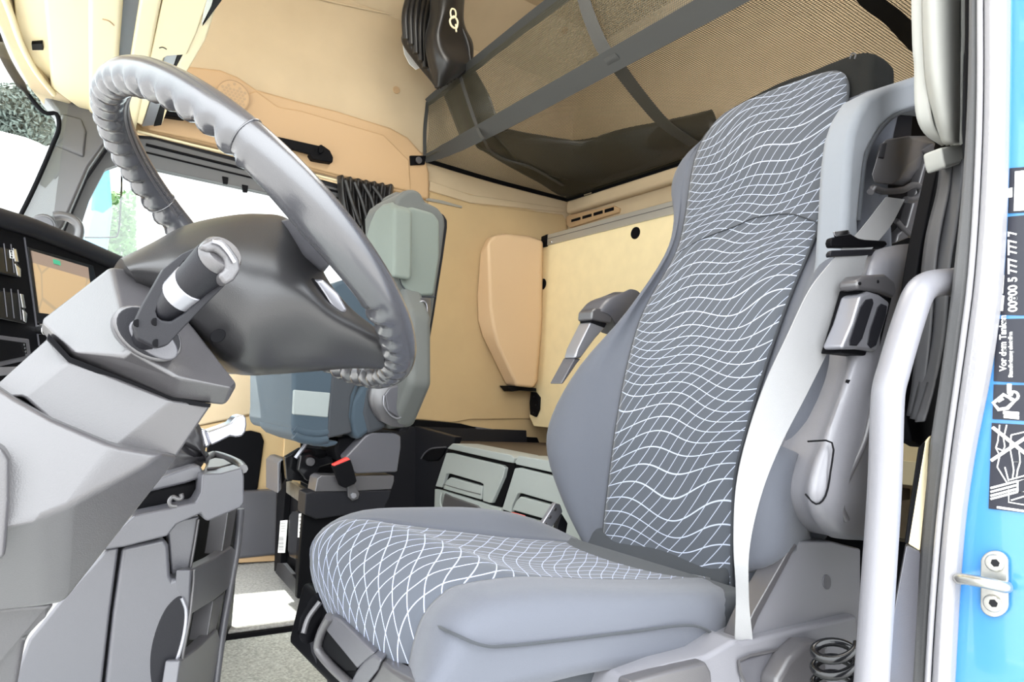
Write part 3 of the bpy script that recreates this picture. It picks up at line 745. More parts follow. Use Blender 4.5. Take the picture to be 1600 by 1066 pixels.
# infotainment screen
M['map'] = mat('map_screen', (.62, .42, .22), .3)
nt = M['map'].node_tree; b_ = nt.nodes['Principled BSDF']
b_.inputs['Emission Strength'].default_value = .12
tcn = nt.nodes.new('ShaderNodeTexCoord'); nz = nt.nodes.new('ShaderNodeTexVoronoi'); nz.feature = 'DISTANCE_TO_EDGE'; nz.inputs['Scale'].default_value = 11
nt.links.new(tcn.outputs['Object'], nz.inputs['Vector'])
rp = nt.nodes.new('ShaderNodeValToRGB'); rp.color_ramp.elements[0].position = .012; rp.color_ramp.elements[1].position = .03
rp.color_ramp.elements[0].color = (.36, .27, .17, 1); rp.color_ramp.elements[1].color = (.46, .32, .18, 1)
nt.links.new(nz.outputs['Distance'], rp.inputs['Fac']); nt.links.new(rp.outputs['Color'], b_.inputs['Base Color']); nt.links.new(rp.outputs['Color'], b_.inputs['Emission Color'])
dsn = part('display_screen', db, 'display showing a tan navigation map')
prism('bezel', [dp(q, -.003) for q in [(44, 385), (146, 414), (170, 520), (58, 505)]], DN * .008, 'gloss_black', dsn, bevel=.002)
prism('map_area', [dp(q, -.005) for q in [(53, 411), (140, 436), (150, 500), (63, 489)]], DN * .003, 'map', dsn, bevel=0)
M['status'] = mat('status_bar', (.26, .19, .15), .3, emit=.1)
prism('status_bar', [dp(q, -.005) for q in [(50, 392), (138, 418), (140, 436), (53, 411)]], DN * .003, 'status', dsn, bevel=0)
M['green'] = mat('map_green', (.05, .35, .2), .3, emit=.1)
prism('map_icon', [dp(q, -.0065) for q in [(84, 405), (94, 408), (95, 415), (85, 412)]], DN * .002, 'green', dsn, bevel=0)
# switch rows
def switch_row(pts, white, symbol, label):
    s = part('switch_row', db, label)
    prism('keys', [dp(q, -.012) for q in pts], DN * .014, 'gloss_black', s, bevel=.003)
    for w in white: prism('chrome_end', [dp(q, -.014) for q in w], DN * .006, 'chrome', s, bevel=.001)
    for k in range(3):
        x = 6 + k * 11
        if x < pts[1][0] - 6: tube('key_gap', [dp((x, pts[0][1] + 1 + x * .1), -.0125), dp((x + 5, pts[-1][1] + 2 + x * .2), -.0125)], .0008, 'plastic', s, n=5, sp=0)
    for w in symbol: tube('key_symbol', [dp(q, -.0135) for q in w], .0007, 'white', s, n=5, sp=0, closed=True)
switch_row([(-30, 379), (25, 389), (28, 410), (34, 419), (33, 435), (-30, 421)], [[(21, 388), (26, 389), (30, 410), (24, 409)], [(24, 412), (33, 420), (33, 434), (28, 431)]], [[(15, 391), (20, 392), (21, 404), (16, 403)], [(16, 395), (19, 396), (20, 400), (17, 399)]], 'upper row of black dashboard switches with chrome ends')
switch_row([(-30, 449), (37, 459), (39, 483), (44, 490), (42, 507), (-30, 492)], [[(32, 459), (37, 460), (41, 482), (36, 481)], [(36, 484), (43, 490), (42, 505), (38, 502)]], [], 'lower row of black dashboard switches with chrome ends')
dv = part('air_vent', db, 'black slatted air vent')
prism('vent_frame', [dp(q, -.004) for q in [(-30, 520), (46, 530), (50, 562), (-30, 580)]], DN * .006, 'plastic', dv, bevel=.002)
prism('vent_opening', [dp(q, -.007) for q in [(-30, 526), (41, 536), (43, 556), (-30, 572)]], DN * .004, 'plastic_black', dv, bevel=.001)
for k in range(4): disc('vent_bead', dp((38 + k * 1.0, 539 + 5.2 * k), -.009), DN, .002, .003, 'chrome', dv, n=8, bevel=0)

# pillar speaker and grab handle beside the dashboard
ps = thing('pillar_speaker', 'small round tweeter at the foot of the windscreen pillar', 'speaker', P(68, 352, Y=2.24))
disc('speaker_ring', P(68, 352, Y=2.262), V(0, 1, .1), .031, .04, 'plastic_mid', ps, n=30, bevel=.004)
disc('speaker_mesh', P(68, 352, Y=2.258), V(0, 1, .1), .024, .01, 'plastic', ps, n=30, bevel=.002)
hd = tag(tube('pillar_grab_handle', px_poly([(84, 338), (95, 337), (110, 341), (121, 350), (124, 362), (120, 376), (112, 388)], Y=2.24), .0125, 'plastic_mid', n=14), 'curved grey grab handle at the passenger windscreen pillar', 'handle')
hd2 = tag(prism('hook', px_poly([(106, 366), (116, 369), (117, 377), (105, 374)], Y=2.25), V(0, .02, 0), 'plastic_dark', bevel=.003), 'small dark catch behind the pillar grab handle', 'catch')

# ================================================================== CENTRE CONSOLE
YC = 1.08
cc = thing('centre_console', 'dark grey centre console with storage pockets beside the driver footwell', 'console', V(.1, 1.3, .06))
def cp(pts, Y=YC): return px_poly(pts, Y=Y)
prism('front_panel', cp([(168, 858), (186, 855), (172, 960), (157, 1090), (10, 1090), (45, 1000), (98, 935)]), V(0, .3, 0), 'plastic', cc, bevel=.004)
# rounded panel at the corner with its cup-shaped hollow
prism('corner_panel', cp([(191, 856), (256, 842), (264, 852), (267, 900), (270, 906), (303, 891), (300, 925), (297, 961), (285, 1030), (276, 1100), (161, 1100), (176, 960)]), V(0, .2, 0), 'plastic', cc, bevel=.006, seg=4)
tube('corner_edge', cp([(303, 891), (302, 915), (297, 961), (290, 1000), (284, 1034), (278, 1080)], YC - .001), .0022, 'plastic_mid', cc, n=8)
prism('panel_gap', cp([(184, 850), (194, 850), (164, 1090), (154, 1090)], YC + .012), V(0, .2, 0), 'plastic_black', cc, bevel=0)
cav = catm(cp([(283, 932), (290, 955), (287, 990), (276, 1030), (260, 1062), (244, 1085), (236, 1060), (236, 1020), (246, 980), (262, 948)], YC - .0015), 4, True)
prism('cup_hollow', cav, V(0, .005, 0), 'plastic_dark', cc, bevel=.001)
tube('hollow_rim', cp([(284, 934), (291, 955), (288, 990), (277, 1030), (262, 1062), (246, 1090)], YC - .001), .003, 'silver', cc, n=8)
prism('recess_panel', cp([(262, 829), (274, 815), (312, 806), (298, 892), (269, 908)], YC + .025), V(0, .02, 0), 'plastic', cc, bevel=.003)
tube('recess_edge', cp([(310, 812), (304, 850), (297, 890)], YC + .022), .0022, 'plastic_mid', cc, n=8)
# pocket side: an oblique plane going back from the corner
Ca = P(300, 915, Y=YC); Cb = P(380, 800, Y=1.42)
CPn = plane2(Ca, Cb)[1]; CPn = CPn if CPn.x < 0 else -CPn
def kp(q, o=0): return P(*q, pl=(Ca + CPn * o, CPn))
prism('pocket_back', [kp(q, .06) for q in [(258, 812), (372, 780), (372, 860), (352, 1100), (250, 1100), (262, 900)]], CPn * .05, 'plastic_black', cc, bevel=.002)
for q4 in ([(357, 800), (370, 796), (359, 860), (347, 866)], [(334, 938), (351, 926), (336, 990), (324, 1000)]):
    prism('pocket_end', [kp(q, .006) for q in q4], CPn * .03, 'plastic_mid', cc, bevel=.002)
prism('pocket_band', [kp(q, .001) for q in [(298, 891), (338, 871), (363, 854), (368, 859), (360, 915), (355, 922), (335, 938), (294, 964)]], CPn * .02, 'plastic', cc, bevel=.003)
prism('pocket_band', [kp(q, .001) for q in [(282, 1032), (310, 1012), (340, 983), (345, 1000), (338, 1040), (328, 1100), (272, 1100)]], CPn * .02, 'plastic', cc, bevel=.003)
tube('side_edge', [kp(q, .0) for q in [(376, 795), (371, 850), (360, 915), (348, 985), (334, 1090)]], .007, 'plastic', cc, n=10)
tag(tube('floor_cable', [P(x, y, Z=.03) for x, y in [(336, 1022), (346, 1040), (352, 1075), (352, 1100)]], .008, 'plastic_mid', n=10), 'thin grey cable on the floor at the foot of the console', 'cable')
# ledge and tray
prism('ledge', cp([(150, 862), (209, 806), (270, 793), (306, 785), (314, 770), (316, 741), (345, 740), (379, 731), (382, 745), (382, 786), (376, 794), (325, 815), (319, 812), (314, 803), (276, 820), (262, 838), (195, 855)], YC - .02), V(0, .05, 0), 'plastic', cc, bevel=.006, seg=4)
ztr = P(345, 738, Y=YC).z
prism('tray', [P(x, y, Z=ztr) for x, y in [(314, 740), (345, 739), (380, 731), (372, 724), (352, 715), (333, 711), (326, 716)]], V(0, 0, -.03), 'plastic_mid', cc, bevel=.004)
prism('tray_mat', [P(x, y, Z=ztr + .001) for x, y in [(322, 735), (345, 733), (362, 728), (350, 721), (335, 719), (326, 722)]], V(0, 0, .004), 'plastic_mid', cc, bevel=.002)
tube('tray_wall', [P(x, y, Z=ztr + .004) for x, y in [(380, 733), (372, 724), (352, 715), (333, 711), (322, 718)]], .007, 'plastic_mid', cc, n=8)
prism('gaiter_base', cp([(195, 812), (212, 778), (240, 762), (300, 752), (318, 745), (316, 760), (304, 782), (284, 788), (240, 798)], YC + .02), V(0, .14, 0), 'plastic_black', cc, bevel=.008)
prism('base_top', cp([(214, 776), (236, 752), (270, 738), (300, 728), (312, 727), (318, 735), (317, 747), (290, 756), (240, 768)], YC + .01), V(0, .15, 0), 'plastic', cc, bevel=.012, seg=4)
hk = tag(tube('cable_clip', [P(x, y, Y=YC - .035) for x, y in [(283, 772), (284, 778), (278, 780), (270, 777), (265, 783), (267, 790), (276, 791)]], .003, 'plastic_mid', n=8), 'small open grey cable clip under the lever gaiter', 'clip')

# ---- lever with silver handle ---------------------------------------------
lv = thing('brake_lever', 'silver handled lever with black leather gaiter on the console', 'lever', P(290, 735, Y=1.15))
YL = 1.15
bl = [(300, 738, .022), (286, 724, .036), (284, 708, .037), (292, 700, .026), (298, 693, .036), (308, 688, .034), (316, 686, .019)]
tube('gaiter', [P(x, y, Y=YL) for x, y, r in bl], [r for _, _, r in bl], 'soft_leather', lv, n=24, sp=6,
     ripple=lambda t, d, p: 1 + .09 * math.sin(22 * t + 5 * d.z) * (1 - abs(2 * t - 1)))
prism('handle_collar', px_poly([(312, 674), (321, 669), (330, 696), (321, 702), (317, 692)], Y=YL - .022), V(0, .044, 0), 'lever_silver', lv, bevel=.004)
prism('handle', px_poly([(322, 675), (345, 667), (360, 661), (369, 651), (379, 648), (385, 651), (386, 664), (384, 675), (379, 682), (369, 684), (360, 682), (345, 690), (330, 697), (326, 688)], Y=YL - .02), V(0, .036, 0), 'lever_silver', lv, bevel=.006, seg=4)

# ================================================================== DRIVER SEAT
ds = thing('driver_seat', 'large driver seat in dark blue-grey cloth with white wavy lines, nearest the open door', 'seat', V(.75, .85, .06))
BZ = [.37, .45, .55, .63, .74, .86, .99, 1.08, 1.18, 1.25, 1.30, 1.345, 1.375]
BX = [.928, .937, .952, .965, .995, 1.05, 1.117, 1.15, 1.182, 1.205, 1.222, 1.24, 1.262]
def interp(x, xs, ys):
    if x <= xs[0]: return ys[0]
    for i in range(len(xs) - 1):
        if x <= xs[i + 1]: return ys[i] + (ys[i + 1] - ys[i]) * (x - xs[i]) / (xs[i + 1] - xs[i])
    return ys[-1]
def bx(z): return interp(z, BZ, BX)
#        z     far insert, near insert, far outer, near outer, bulge, thickness
BR = [(.37, .995, .695, 1.03, .66, .015, .10),
      (.45, .998, .705, 1.105, .625, .040, .13),
      (.55, 1.003, .715, 1.178, .585, .062, .15),
      (.63, 1.006, .705, 1.190, .560, .060, .15),
      (.74, 1.015, .692, 1.140, .560, .050, .15),
      (.86, 1.030, .688, 1.062, .575, .033, .14),
      (.99, 1.010, .680, 1.036, .605, .020, .13),
      (1.08, 1.015, .677, 1.052, .625, .012, .12),
      (1.18, 1.031, .676, 1.100, .632, .006, .11),
      (1.25, 1.035, .680, 1.090, .628, .004, .10),
      (1.30, 1.020, .690, 1.022, .640, .002, .09),
      (1.345, .985, .705, .988, .650, .000, .085),
      (1.375, .885, .755, .900, .680, .0, .07)]
rings = []
for z, yf, yn, of, on, b, T in BR:
    x = bx(z) + .004
    mf = (yf + of) / 2; mn = (yn + on) / 2
    rings.append([V(x, yf, z), V(x - b * .9, yf + (of - yf) * .45, z), V(x - b * .95, yf + (of - yf) * .8, z), V(x - b * .2 + .01, of, z), V(x + .05, of + .0, z), V(x + T * .9, of - .025, z),
                  V(x + T, (of + on) / 2, z), V(x + T * .9, on + .02, z), V(x + .05, on, z), V(x - b * .2 + .01, on + .002, z), V(x - b * .95, yn - (yn - on) * .8, z), V(x - b * .9, yn - (yn - on) * .45, z), V(x, yn, z), V(x + .005, (yn + yf) / 2, z)])
# lid ring so the top is rounded over
z, yf, yn, of, on, b, T = 1.385, .85, .80, .86, .74, 0, .05
rings.append([(p - V(1.30, .80, 1.38)) * .55 + V(1.305, .80, 1.392) for p in rings[-1]])
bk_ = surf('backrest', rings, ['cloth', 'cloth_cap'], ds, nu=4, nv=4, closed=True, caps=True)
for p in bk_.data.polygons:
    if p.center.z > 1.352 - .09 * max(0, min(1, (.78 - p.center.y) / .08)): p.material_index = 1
# patterned insert on the front
rows = []; uvr = []; s_ = 0; pz = None
for z, yf, yn, of, on, b, T in BR[:-2] + [(1.325, .992, .704, 0, 0, 0, 0), (1.343, .955, .738, 0, 0, 0, 0)]:
    x = bx(z)
    if pz is not None: s_ += math.hypot(z - pz[0], x - pz[1])
    pz = (z, x)
    row = []; ur = []
    for k in range(9):
        t = k / 8; y = yf + (yn - yf) * t
        crown = .012 * math.sin(PI * t) ** .6 if 0 < t < 1 else 0
        dish = .010 * (math.cos(PI * (t - .5)) ** 2) if z < 1.1 else 0
        row.append(V(x - .002 - crown + dish, y, z)); ur.append((1 - (y - .68), s_))
    rows.append(row); uvr.append(ur)
surf('patterned_insert', rows, 'pattern', ds, nu=3, nv=5, solid=.006, offset=0, uvrows=uvr)
# seams: piping round the insert and the two cross seams
for side in (1, 2):
    tube('piping', [V(bx(r[0]) - .003, r[side], r[0]) for r in BR[:-2]] + [V(bx(1.34) - .003, (0, .965, .722)[side], 1.338), V(bx(1.348) - .003, (0, .93, .78)[side], 1.349)], .0028, 'cloth_dark', ds, n=8, sp=5)
def xseam(pts, name='cross_seam'):
    out = []
    for q in pts:
        d = ray(*q); t = .3
        while t < 3:
            p = CAM + d * t
            yf = interp(p.z, [r[0] for r in BR], [r[1] for r in BR]); yn = interp(p.z, [r[0] for r in BR], [r[2] for r in BR])
            tt = max(0, min(1, (yf - p.y) / (yf - yn)))
            lim = bx(p.z) - .002 - .012 * math.sin(PI * tt) ** .6 + (.010 * (math.cos(PI * (tt - .5)) ** 2) if p.z < 1.1 else 0)
            if p.x > lim - .003: break
            t += .001
        out.append(p)
    tube(name, out, .0013, 'cloth_dark', ds, n=6, sp=3)
xseam([(1062, 393), (1100, 372), (1150, 353), (1180, 340), (1230, 334), (1262, 342), (1286, 352)])
xseam([(976, 594), (1010, 597), (1060, 602), (1100, 604), (1180, 604)])
tube('seat_hook', [P(1328, 92, X=1.24), P(1331, 84, X=1.24), P(1337, 85, X=1.24), P(1335, 92, X=1.24)], .0016, 'plastic_mid', ds, n=8, sp=4)

# shoulder frame that carries the belt guide (near side)
Yw = .60
so_ = [(1308, 470), (1318, 400), (1322, 330), (1326, 250), (1332, 205), (1342, 175), (1358, 148), (1390, 132), (1440, 116), (1500, 108), (1500, 175), (1440, 168), (1400, 182), (1374, 208), (1355, 245), (1348, 300), (1344, 345), (1345, 400), (1335, 470)]
prism('shoulder_frame', px_poly(so_, Y=Yw), V(0, .055, 0), 'cloth_frame', ds, bevel=.014, seg=5)
inn = [(1440, 166), (1400, 180), (1372, 207), (1353, 245), (1346, 300), (1342, 345)]
tube('frame_piping', px_poly(inn, Y=Yw - .003), .0035, 'cloth_dark', ds, n=8)
prism('frame_back', px_poly([(1340, 160), (1500, 130), (1500, 400), (1330, 420)], Y=Yw + .075), V(0, .02, 0), 'plastic_black', ds, bevel=.003)
prism('guide_post', px_poly([(1436, 236), (1460, 222), (1461, 240), (1425, 370), (1400, 380), (1404, 366), (1418, 352), (1450, 240)], Y=Yw - .0), V(0, .02, 0), 'plastic_mid', ds, bevel=.004)
prism('guide_arm', px_poly([(1390, 178), (1427, 180), (1424, 220), (1398, 216), (1380, 240)], Y=Yw + .04), V(0, .02, 0), 'plastic_dark', ds, bevel=.004)
ug = prism('upper_belt_guide', px_poly([(1362, 272), (1376, 226), (1384, 218), (1420, 212), (1424, 216), (1416, 262), (1405, 280), (1392, 289), (1366, 286)], Y=Yw - .028), px_poly([(1385, 274), (1396, 226), (1404, 218), (1448, 212), (1462, 224), (1450, 262), (1430, 280), (1410, 290), (1388, 288)], Y=Yw + .035), 'plastic_mid', ds, bevel=.005, seg=4)
prism('guide_key', px_poly([(1373, 246), (1379, 224), (1387, 222), (1382, 248)], Y=Yw - .030), V(0, .006, 0), 'plastic_dark', ds, bevel=.002)
tube('belt_loop', px_poly([(1360, 300), (1366, 294), (1380, 299), (1410, 297), (1425, 290), (1436, 292), (1438, 303), (1428, 312), (1415, 312)], Y=Yw - .02), .0058, 'plastic_mid', ds, n=12)
tube('belt_loop', px_poly([(1400, 345), (1420, 366), (1432, 368), (1440, 360), (1446, 330)], Y=Yw), .005, 'plastic_mid', ds, n=10)

# ---- cushion --------------------------------------------------------------
def R3(lst): return [P(x, y, Y=Y) for x, y, Y in lst]
near = [(640, 1066, .70), (652, 1005, .70), (667, 964, .70), (690, 937, .70), (717, 921, .70), (790, 909, .70), (850, 908, .70), (936, 911, .70), (1034, 911, .70), (1110, 907, .72)]
far = [(508, 950, 1.0), (492, 905, 1.0), (489, 872, 1.0), (500, 841, 1.0), (530, 819, 1.0), (566, 817, 1.0), (644, 826, 1.0), (790, 843, 1.0), (907, 853, 1.0), (966, 868, 1.0)]
rows = []; uvr = []; s_ = 0; prev = None
for i, (a, b) in enumerate(zip(near, far)):
    A = P(a[0], a[1], Y=a[2]); B = P(b[0], b[1], Y=b[2]); mid = (A + B) / 2
    if prev is not None: s_ += (mid - prev).length
    prev = mid
    up = V(-.3, 0, 1) if i > 3 else V(-1, 0, .35)
    row = []; ur = []
    for k in range(9):
        t = k / 8; cr = .016 * math.sin(PI * t) ** .7 if 0 < t < 1 else 0
        if i > 5: cr *= -.2
        row.append(A.lerp(B, t) + up.normalized() * cr); ur.append((t * .31 + .05, s_ + .3))
    rows.append(row); uvr.append(ur)
# cushion uses the same cloth, its waves running to the front
M['pattern_seat'] = fabric_pattern('seat_cloth_waves_cushion', (.066, .074, .092), (.45, .5, .7))
surf('cushion_insert', rows, 'pattern_seat', ds, nu=3, nv=5, solid=.008, offset=0, uvrows=[[(v * 1.0, u * 1.0) for u, v in r] for r in uvr])
nb = [
 R3([(640, 1066, .70), (648, 1075, .65), (662, 1085, .61), (664, 1110, .60)]),
 R3([(652, 1005, .70), (675, 1010, .64), (700, 1030, .605), (702, 1100, .60)]),
 R3([(667, 964, .70), (695, 962, .645), (728, 990, .605), (735, 1095, .60)]),
 R3([(690, 937, .70), (722, 940, .65), (755, 975, .605), (765, 1088, .60)]),
 R3([(717, 921, .70), (748, 926, .655), (788, 962, .605), (800, 1078, .60)]),
 R3([(790, 909, .70), (815, 915, .66), (850, 952, .605), (862, 1062, .60)]),
 R3([(850, 908, .70), (868, 914, .66), (905, 948, .605), (915, 1050, .60)]),
 R3([(936, 911, .70), (955, 918, .66), (985, 945, .605), (990, 1038, .60)]),
 R3([(1034, 911, .70), (1040, 918, .665), (1062, 940, .61), (1062, 1024, .605)]),
 R3([(1090, 908, .71), (1105, 916, .68), (1128, 938, .63), (1124, 1012, .62)]),
 R3([(1112, 912, .74), (1130, 922, .71), (1147, 942, .68), (1138, 1000, .67)])]
surf('side_bolster', nb, 'cloth', ds, nu=5, nv=4, solid=.01, offset=0)
tube('bolster_seam', R3([(667, 966, .692), (690, 982, .628), (712, 992, .602), (751, 1008, .590), (790, 1010, .592), (888, 1000, .592), (985, 988, .592), (1083, 978, .594), (1128, 1000, .612)]), .0018, 'cloth_dark', ds, n=6)
tube('insert_seam', R3([(640, 1064, .688), (653, 1005, .688), (668, 964, .688), (691, 938, .688), (718, 922, .688), (750, 913, .69)]), .0018, 'cloth_light', ds, n=6)
tube('crest_seam', R3([(800, 926, .636), (815, 931, .634), (880, 931, .634), (960, 926, .636), (1020, 921, .642)]), .0014, 'cloth_dark', ds, n=6)
fb = [
 R3([(508, 950, 1.0), (500, 938, 1.04), (505, 940, 1.09), (512, 950, 1.12)]),
 R3([(490, 880, 1.0), (493, 868, 1.04), (505, 870, 1.09), (515, 880, 1.12)]),
 R3([(500, 841, 1.0), (510, 828, 1.04), (525, 832, 1.10), (535, 850, 1.13)]),
 R3([(566, 817, 1.0), (566, 803, 1.05), (580, 806, 1.11), (590, 830, 1.14)]),
 R3([(644, 826, 1.0), (660, 798, 1.06), (670, 806, 1.12), (680, 830, 1.145)]),
 R3([(720, 835, 1.0), (738, 799, 1.06), (745, 808, 1.12), (750, 835, 1.145)]),
 R3([(790, 843, 1.0), (805, 808, 1.06), (812, 818, 1.12), (815, 840, 1.145)]),
 R3([(850, 848, 1.0), (856, 826, 1.06), (860, 832, 1.12), (862, 850, 1.14)]),
 R3([(907, 853, 1.0), (900, 845, 1.06), (895, 850, 1.10), (893, 868, 1.12)])]
surf('side_bolster', fb, 'cloth', ds, nu=5, nv=4, solid=.01, offset=0)
prism('cushion_base', [V(.40, .61, .30), V(.80, .62, .30), V(.90, .62, .36), V(.90, .62, .40), V(.42, .61, .41)], V(0, .50, 0), 'cloth_dark', ds, bevel=.02, seg=3)
prism('cushion_pan', [V(.355, .66, .27), V(.88, .66, .27), V(.88, .66, .31), V(.37, .66, .36)], V(0, .40, 0), 'plastic_black', ds, bevel=.01)
prism('seat_joint', [V(.86, .70, .30), V(1.05, .70, .30), V(1.05, .70, .45), V(.93, .70, .42)], V(0, .33, 0), 'cloth_dark', ds, bevel=.01)
# near-side lower end of the backrest cover
surf('bolster_skirt', [R3([(1205, 690, .575), (1225, 700, .57), (1245, 710, .572), (1262, 730, .60)]),
                       R3([(1180, 800, .59), (1205, 800, .575), (1232, 806, .572), (1262, 820, .60)]),
                       R3([(1160, 876, .62), (1190, 866, .59), (1226, 850, .575), (1262, 836, .60)]),
                       R3([(1168, 892, .625), (1196, 884, .595), (1232, 864, .58), (1266, 846, .61)])], 'cloth', ds, nu=4, nv=4, solid=.008)

# ---- base and controls -----------------------------------------------------
prism('base_front', R3([(512, 952, .97), (497, 975, .97), (481, 1000, .96), (484, 1020, .95), (495, 1037, .94), (508, 1060, .92), (515, 1100, .90), (700, 1110, .70), (645, 1070, .72), (600, 1036, .82), (550, 990, .91)]), V(.10, .04, -.02), 'plastic_dark', ds, bevel=.004)
def fy(q): return .97 - (q[0] - 480) * .0019
def FR(l, o=0): return [P(x, y, Y=fy((x, y)) + o) for x, y in l]
prism('lever_recess', FR([(514, 972), (526, 984), (560, 1040), (556, 1050), (540, 1050), (505, 1018), (503, 1000)], -.018), V(.01, .01, 0), 'plastic_black', ds, bevel=.002)
prism('lever_bar', FR([(517, 962), (530, 968), (585, 1022), (570, 1034), (558, 1046), (508, 985)], -.022), V(.012, .012, 0), 'plastic', ds, bevel=.003)
tube('lever_lip', FR([(515, 964), (504, 984), (497, 1006), (500, 1020), (520, 1044), (548, 1070)], -.026), .006, 'plastic_mid', ds, n=10)
prism('control_block', FR([(583, 1023), (596, 1032), (590, 1048), (573, 1070), (546, 1070), (556, 1050), (570, 1032)], -.024), V(.02, .02, 0), 'plastic', ds, bevel=.003)
prism('control_block', FR([(597, 1034), (611, 1046), (640, 1062), (660, 1075), (660, 1110), (575, 1110), (573, 1072), (588, 1052)], -.016), V(.02, .02, 0), 'plastic_mid', ds, bevel=.004)
prism('height_knob', R3([(494, 925, .965), (502, 937, .96), (514, 951, .955), (509, 957, .955), (494, 975, .955), (484, 993, .95), (480, 1010, .945), (467, 1004, .95), (463, 990, .95), (465, 968, .96), (478, 944, .965), (486, 932, .97)]), V(.03, .02, 0), 'plastic_black', ds, bevel=.006, seg=4)
tube('knob_rib', R3([(500, 941, .945), (482, 966, .945), (474, 990, .94)]), .004, 'plastic_mid', ds, n=8)
Yb = .565
prism('base_rail', px_poly([(980, 1062), (1040, 1040), (1105, 1025), (1150, 1000), (1162, 1004), (1340, 962), (1350, 1120), (960, 1120)], Y=Yb), V(0, .06, 0), 'plastic_light', ds, bevel=.006, seg=3)
prism('base_recess', px_poly([(1155, 1034), (1200, 1020), (1275, 1004), (1290, 1010), (1292, 1100), (1165, 1100)], Y=Yb - .004), V(0, .01, 0), 'plastic', ds, bevel=.003)
tube('recess_rim', px_poly([(1166, 1070), (1154, 1033), (1200, 1019), (1274, 1003), (1290, 1012)], Y=Yb - .004), .002, 'plastic_mid', ds, n=6, sp=2)
prism('tilt_handle', px_poly([(985, 1066), (1060, 1045), (1104, 1035), (1112, 1050), (1116, 1100), (980, 1100)], Y=Yb - .012), V(0, .02, 0), 'plastic_mid', ds, bevel=.004)
prism('recline_grip', px_poly([(1215, 1066), (1235, 1030), (1262, 1005), (1290, 1005), (1300, 1100), (1215, 1100)], Y=Yb - .03), V(0, .03, 0), 'plastic_mid', ds, bevel=.008, seg=4)
sp_ = px_poly([(1158, 1008), (1180, 960), (1236, 862), (1250, 846), (1300, 846), (1345, 858), (1345, 990), (1165, 1014)], Y=.58)
prism('side_shield', sp_, V(0, .03, 0), 'plastic_light', ds, bevel=.003)
prism('shield_edge', px_poly([(1156, 1006), (1178, 956), (1234, 858), (1243, 850), (1247, 853), (1240, 862), (1185, 966), (1168, 1010)], Y=.574), V(0, .03, 0), 'plastic_mid', ds, bevel=.002)
disc('screw_cap', P(1293, 910, Y=.578), V(0, 1, 0), .0095, .003, 'plastic', ds, n=24, ell=1.25)

# ---- near armrest ----------------------------------------------------------
ar = part('armrest', ds, 'dark grey armrest with ribbed silver roller')
al = [ (1318, 900, .56)]
arm = [
 ring_at([(1360, 402, .56), (1366, 392, .545), (1395, 384, .54), (1420, 381, .545), (1444, 380, .56)], .05),
 ring_at([(1344, 440, .55), (1358, 420, .53), (1390, 412, .52), (1425, 412, .53), (1446, 425, .55)], .06),
 ring_at([(1335, 475, .55), (1350, 465, .53), (1380, 462, .515), (1412, 470, .53), (1436, 485, .55)], .065),
 ring_at([(1320, 540, .55), (1335, 540, .525), (1365, 545, .51), (1395, 550, .525), (1420, 560, .55)], .065),
 ring_at([(1308, 590, .55), (1325, 590, .52), (1355, 598, .51), (1385, 605, .525), (1410, 615, .55)], .065),
 ring_at([(1285, 660, .55), (1300, 662, .52), (1335, 668, .51), (1365, 675, .52), (1392, 685, .55)], .07),
 ring_at([(1258, 725, .55), (1276, 728, .52), (1315, 735, .505), (1350, 740, .52), (1382, 750, .55)], .07),
 ring_at([(1250, 775, .55), (1268, 780, .52), (1310, 785, .505), (1345, 790, .52), (1376, 800, .55)], .07),
 ring_at([(1264, 812, .555), (1280, 820, .535), (1312, 828, .52), (1345, 832, .535), (1368, 838, .555)], .06),
 ring_at([(1290, 836, .565), (1300, 840, .555), (1320, 843, .55), (1340, 844, .555), (1355, 845, .565)], .04)]
surf('arm_pad', arm, 'plastic_light', ar, nu=5, nv=5, closed=True, caps=True)
prism('panel_line', px_poly([(1262, 690), (1300, 690), (1297, 712), (1290, 770), (1275, 788), (1256, 772), (1254, 740)], Y=.510), V(0, .02, 0), 'plastic', ar, bevel=.003, seg=3) if False else tube('panel_line', R3([(1262, 690, .526), (1300, 692, .509), (1298, 735, .505), (1290, 775, .507), (1275, 788, .516), (1258, 772, .528)]), .0012, 'plastic_black', ar, n=6, sp=3)
tube('arm_ridge', px_poly([(1366, 622), (1350, 690), (1322, 752), (1314, 790), (1322, 812)], Y=.512), .005, 'plastic_mid', ar, n=8)
prism('side_strip', px_poly([(1366, 618), (1372, 620), (1352, 690), (1322, 770), (1316, 765), (1338, 690)], Y=.505), V(0, .01, 0), 'silver', ar, bevel=.002) if False else None
prism('roller_housing', px_poly([(1340, 440), (1350, 430), (1385, 428), (1400, 440), (1402, 455), (1398, 466), (1378, 458), (1342, 452)], Y=.504), V(0, .03, 0), 'plastic_mid', ar, bevel=.006, seg=3)
prism('roller_slot', px_poly([(1343, 452), (1372, 450), (1394, 466), (1372, 556), (1366, 558), (1314, 552), (1330, 500)], Y=.512), V(0, .03, 0), 'plastic_black', ar, bevel=.002)
prism('roller', px_poly([(1345, 462), (1358, 455), (1375, 460), (1391, 472), (1388, 490), (1370, 550), (1345, 546), (1320, 546), (1316, 542), (1332, 505)], Y=.503), V(0, .03, 0), 'silver', ar, bevel=.006, seg=4)
for g in ([(1354, 468), (1364, 466), (1366, 474), (1348, 530), (1340, 541), (1328, 540), (1328, 532), (1345, 480)], [(1378, 474), (1387, 478), (1385, 494), (1370, 540), (1362, 545), (1356, 538), (1360, 515), (1372, 480)]):
    prism('roller_groove', px_poly(g, Y=.5015), V(0, .004, 0), 'plastic_dark', ar, bevel=.002)
for q in ((1345, 443), (1373, 440)): disc('pin_hole', P(*q, Y=.5025), V(0, 1, 0), .0024, .003, 'plastic_black', ar, n=10)
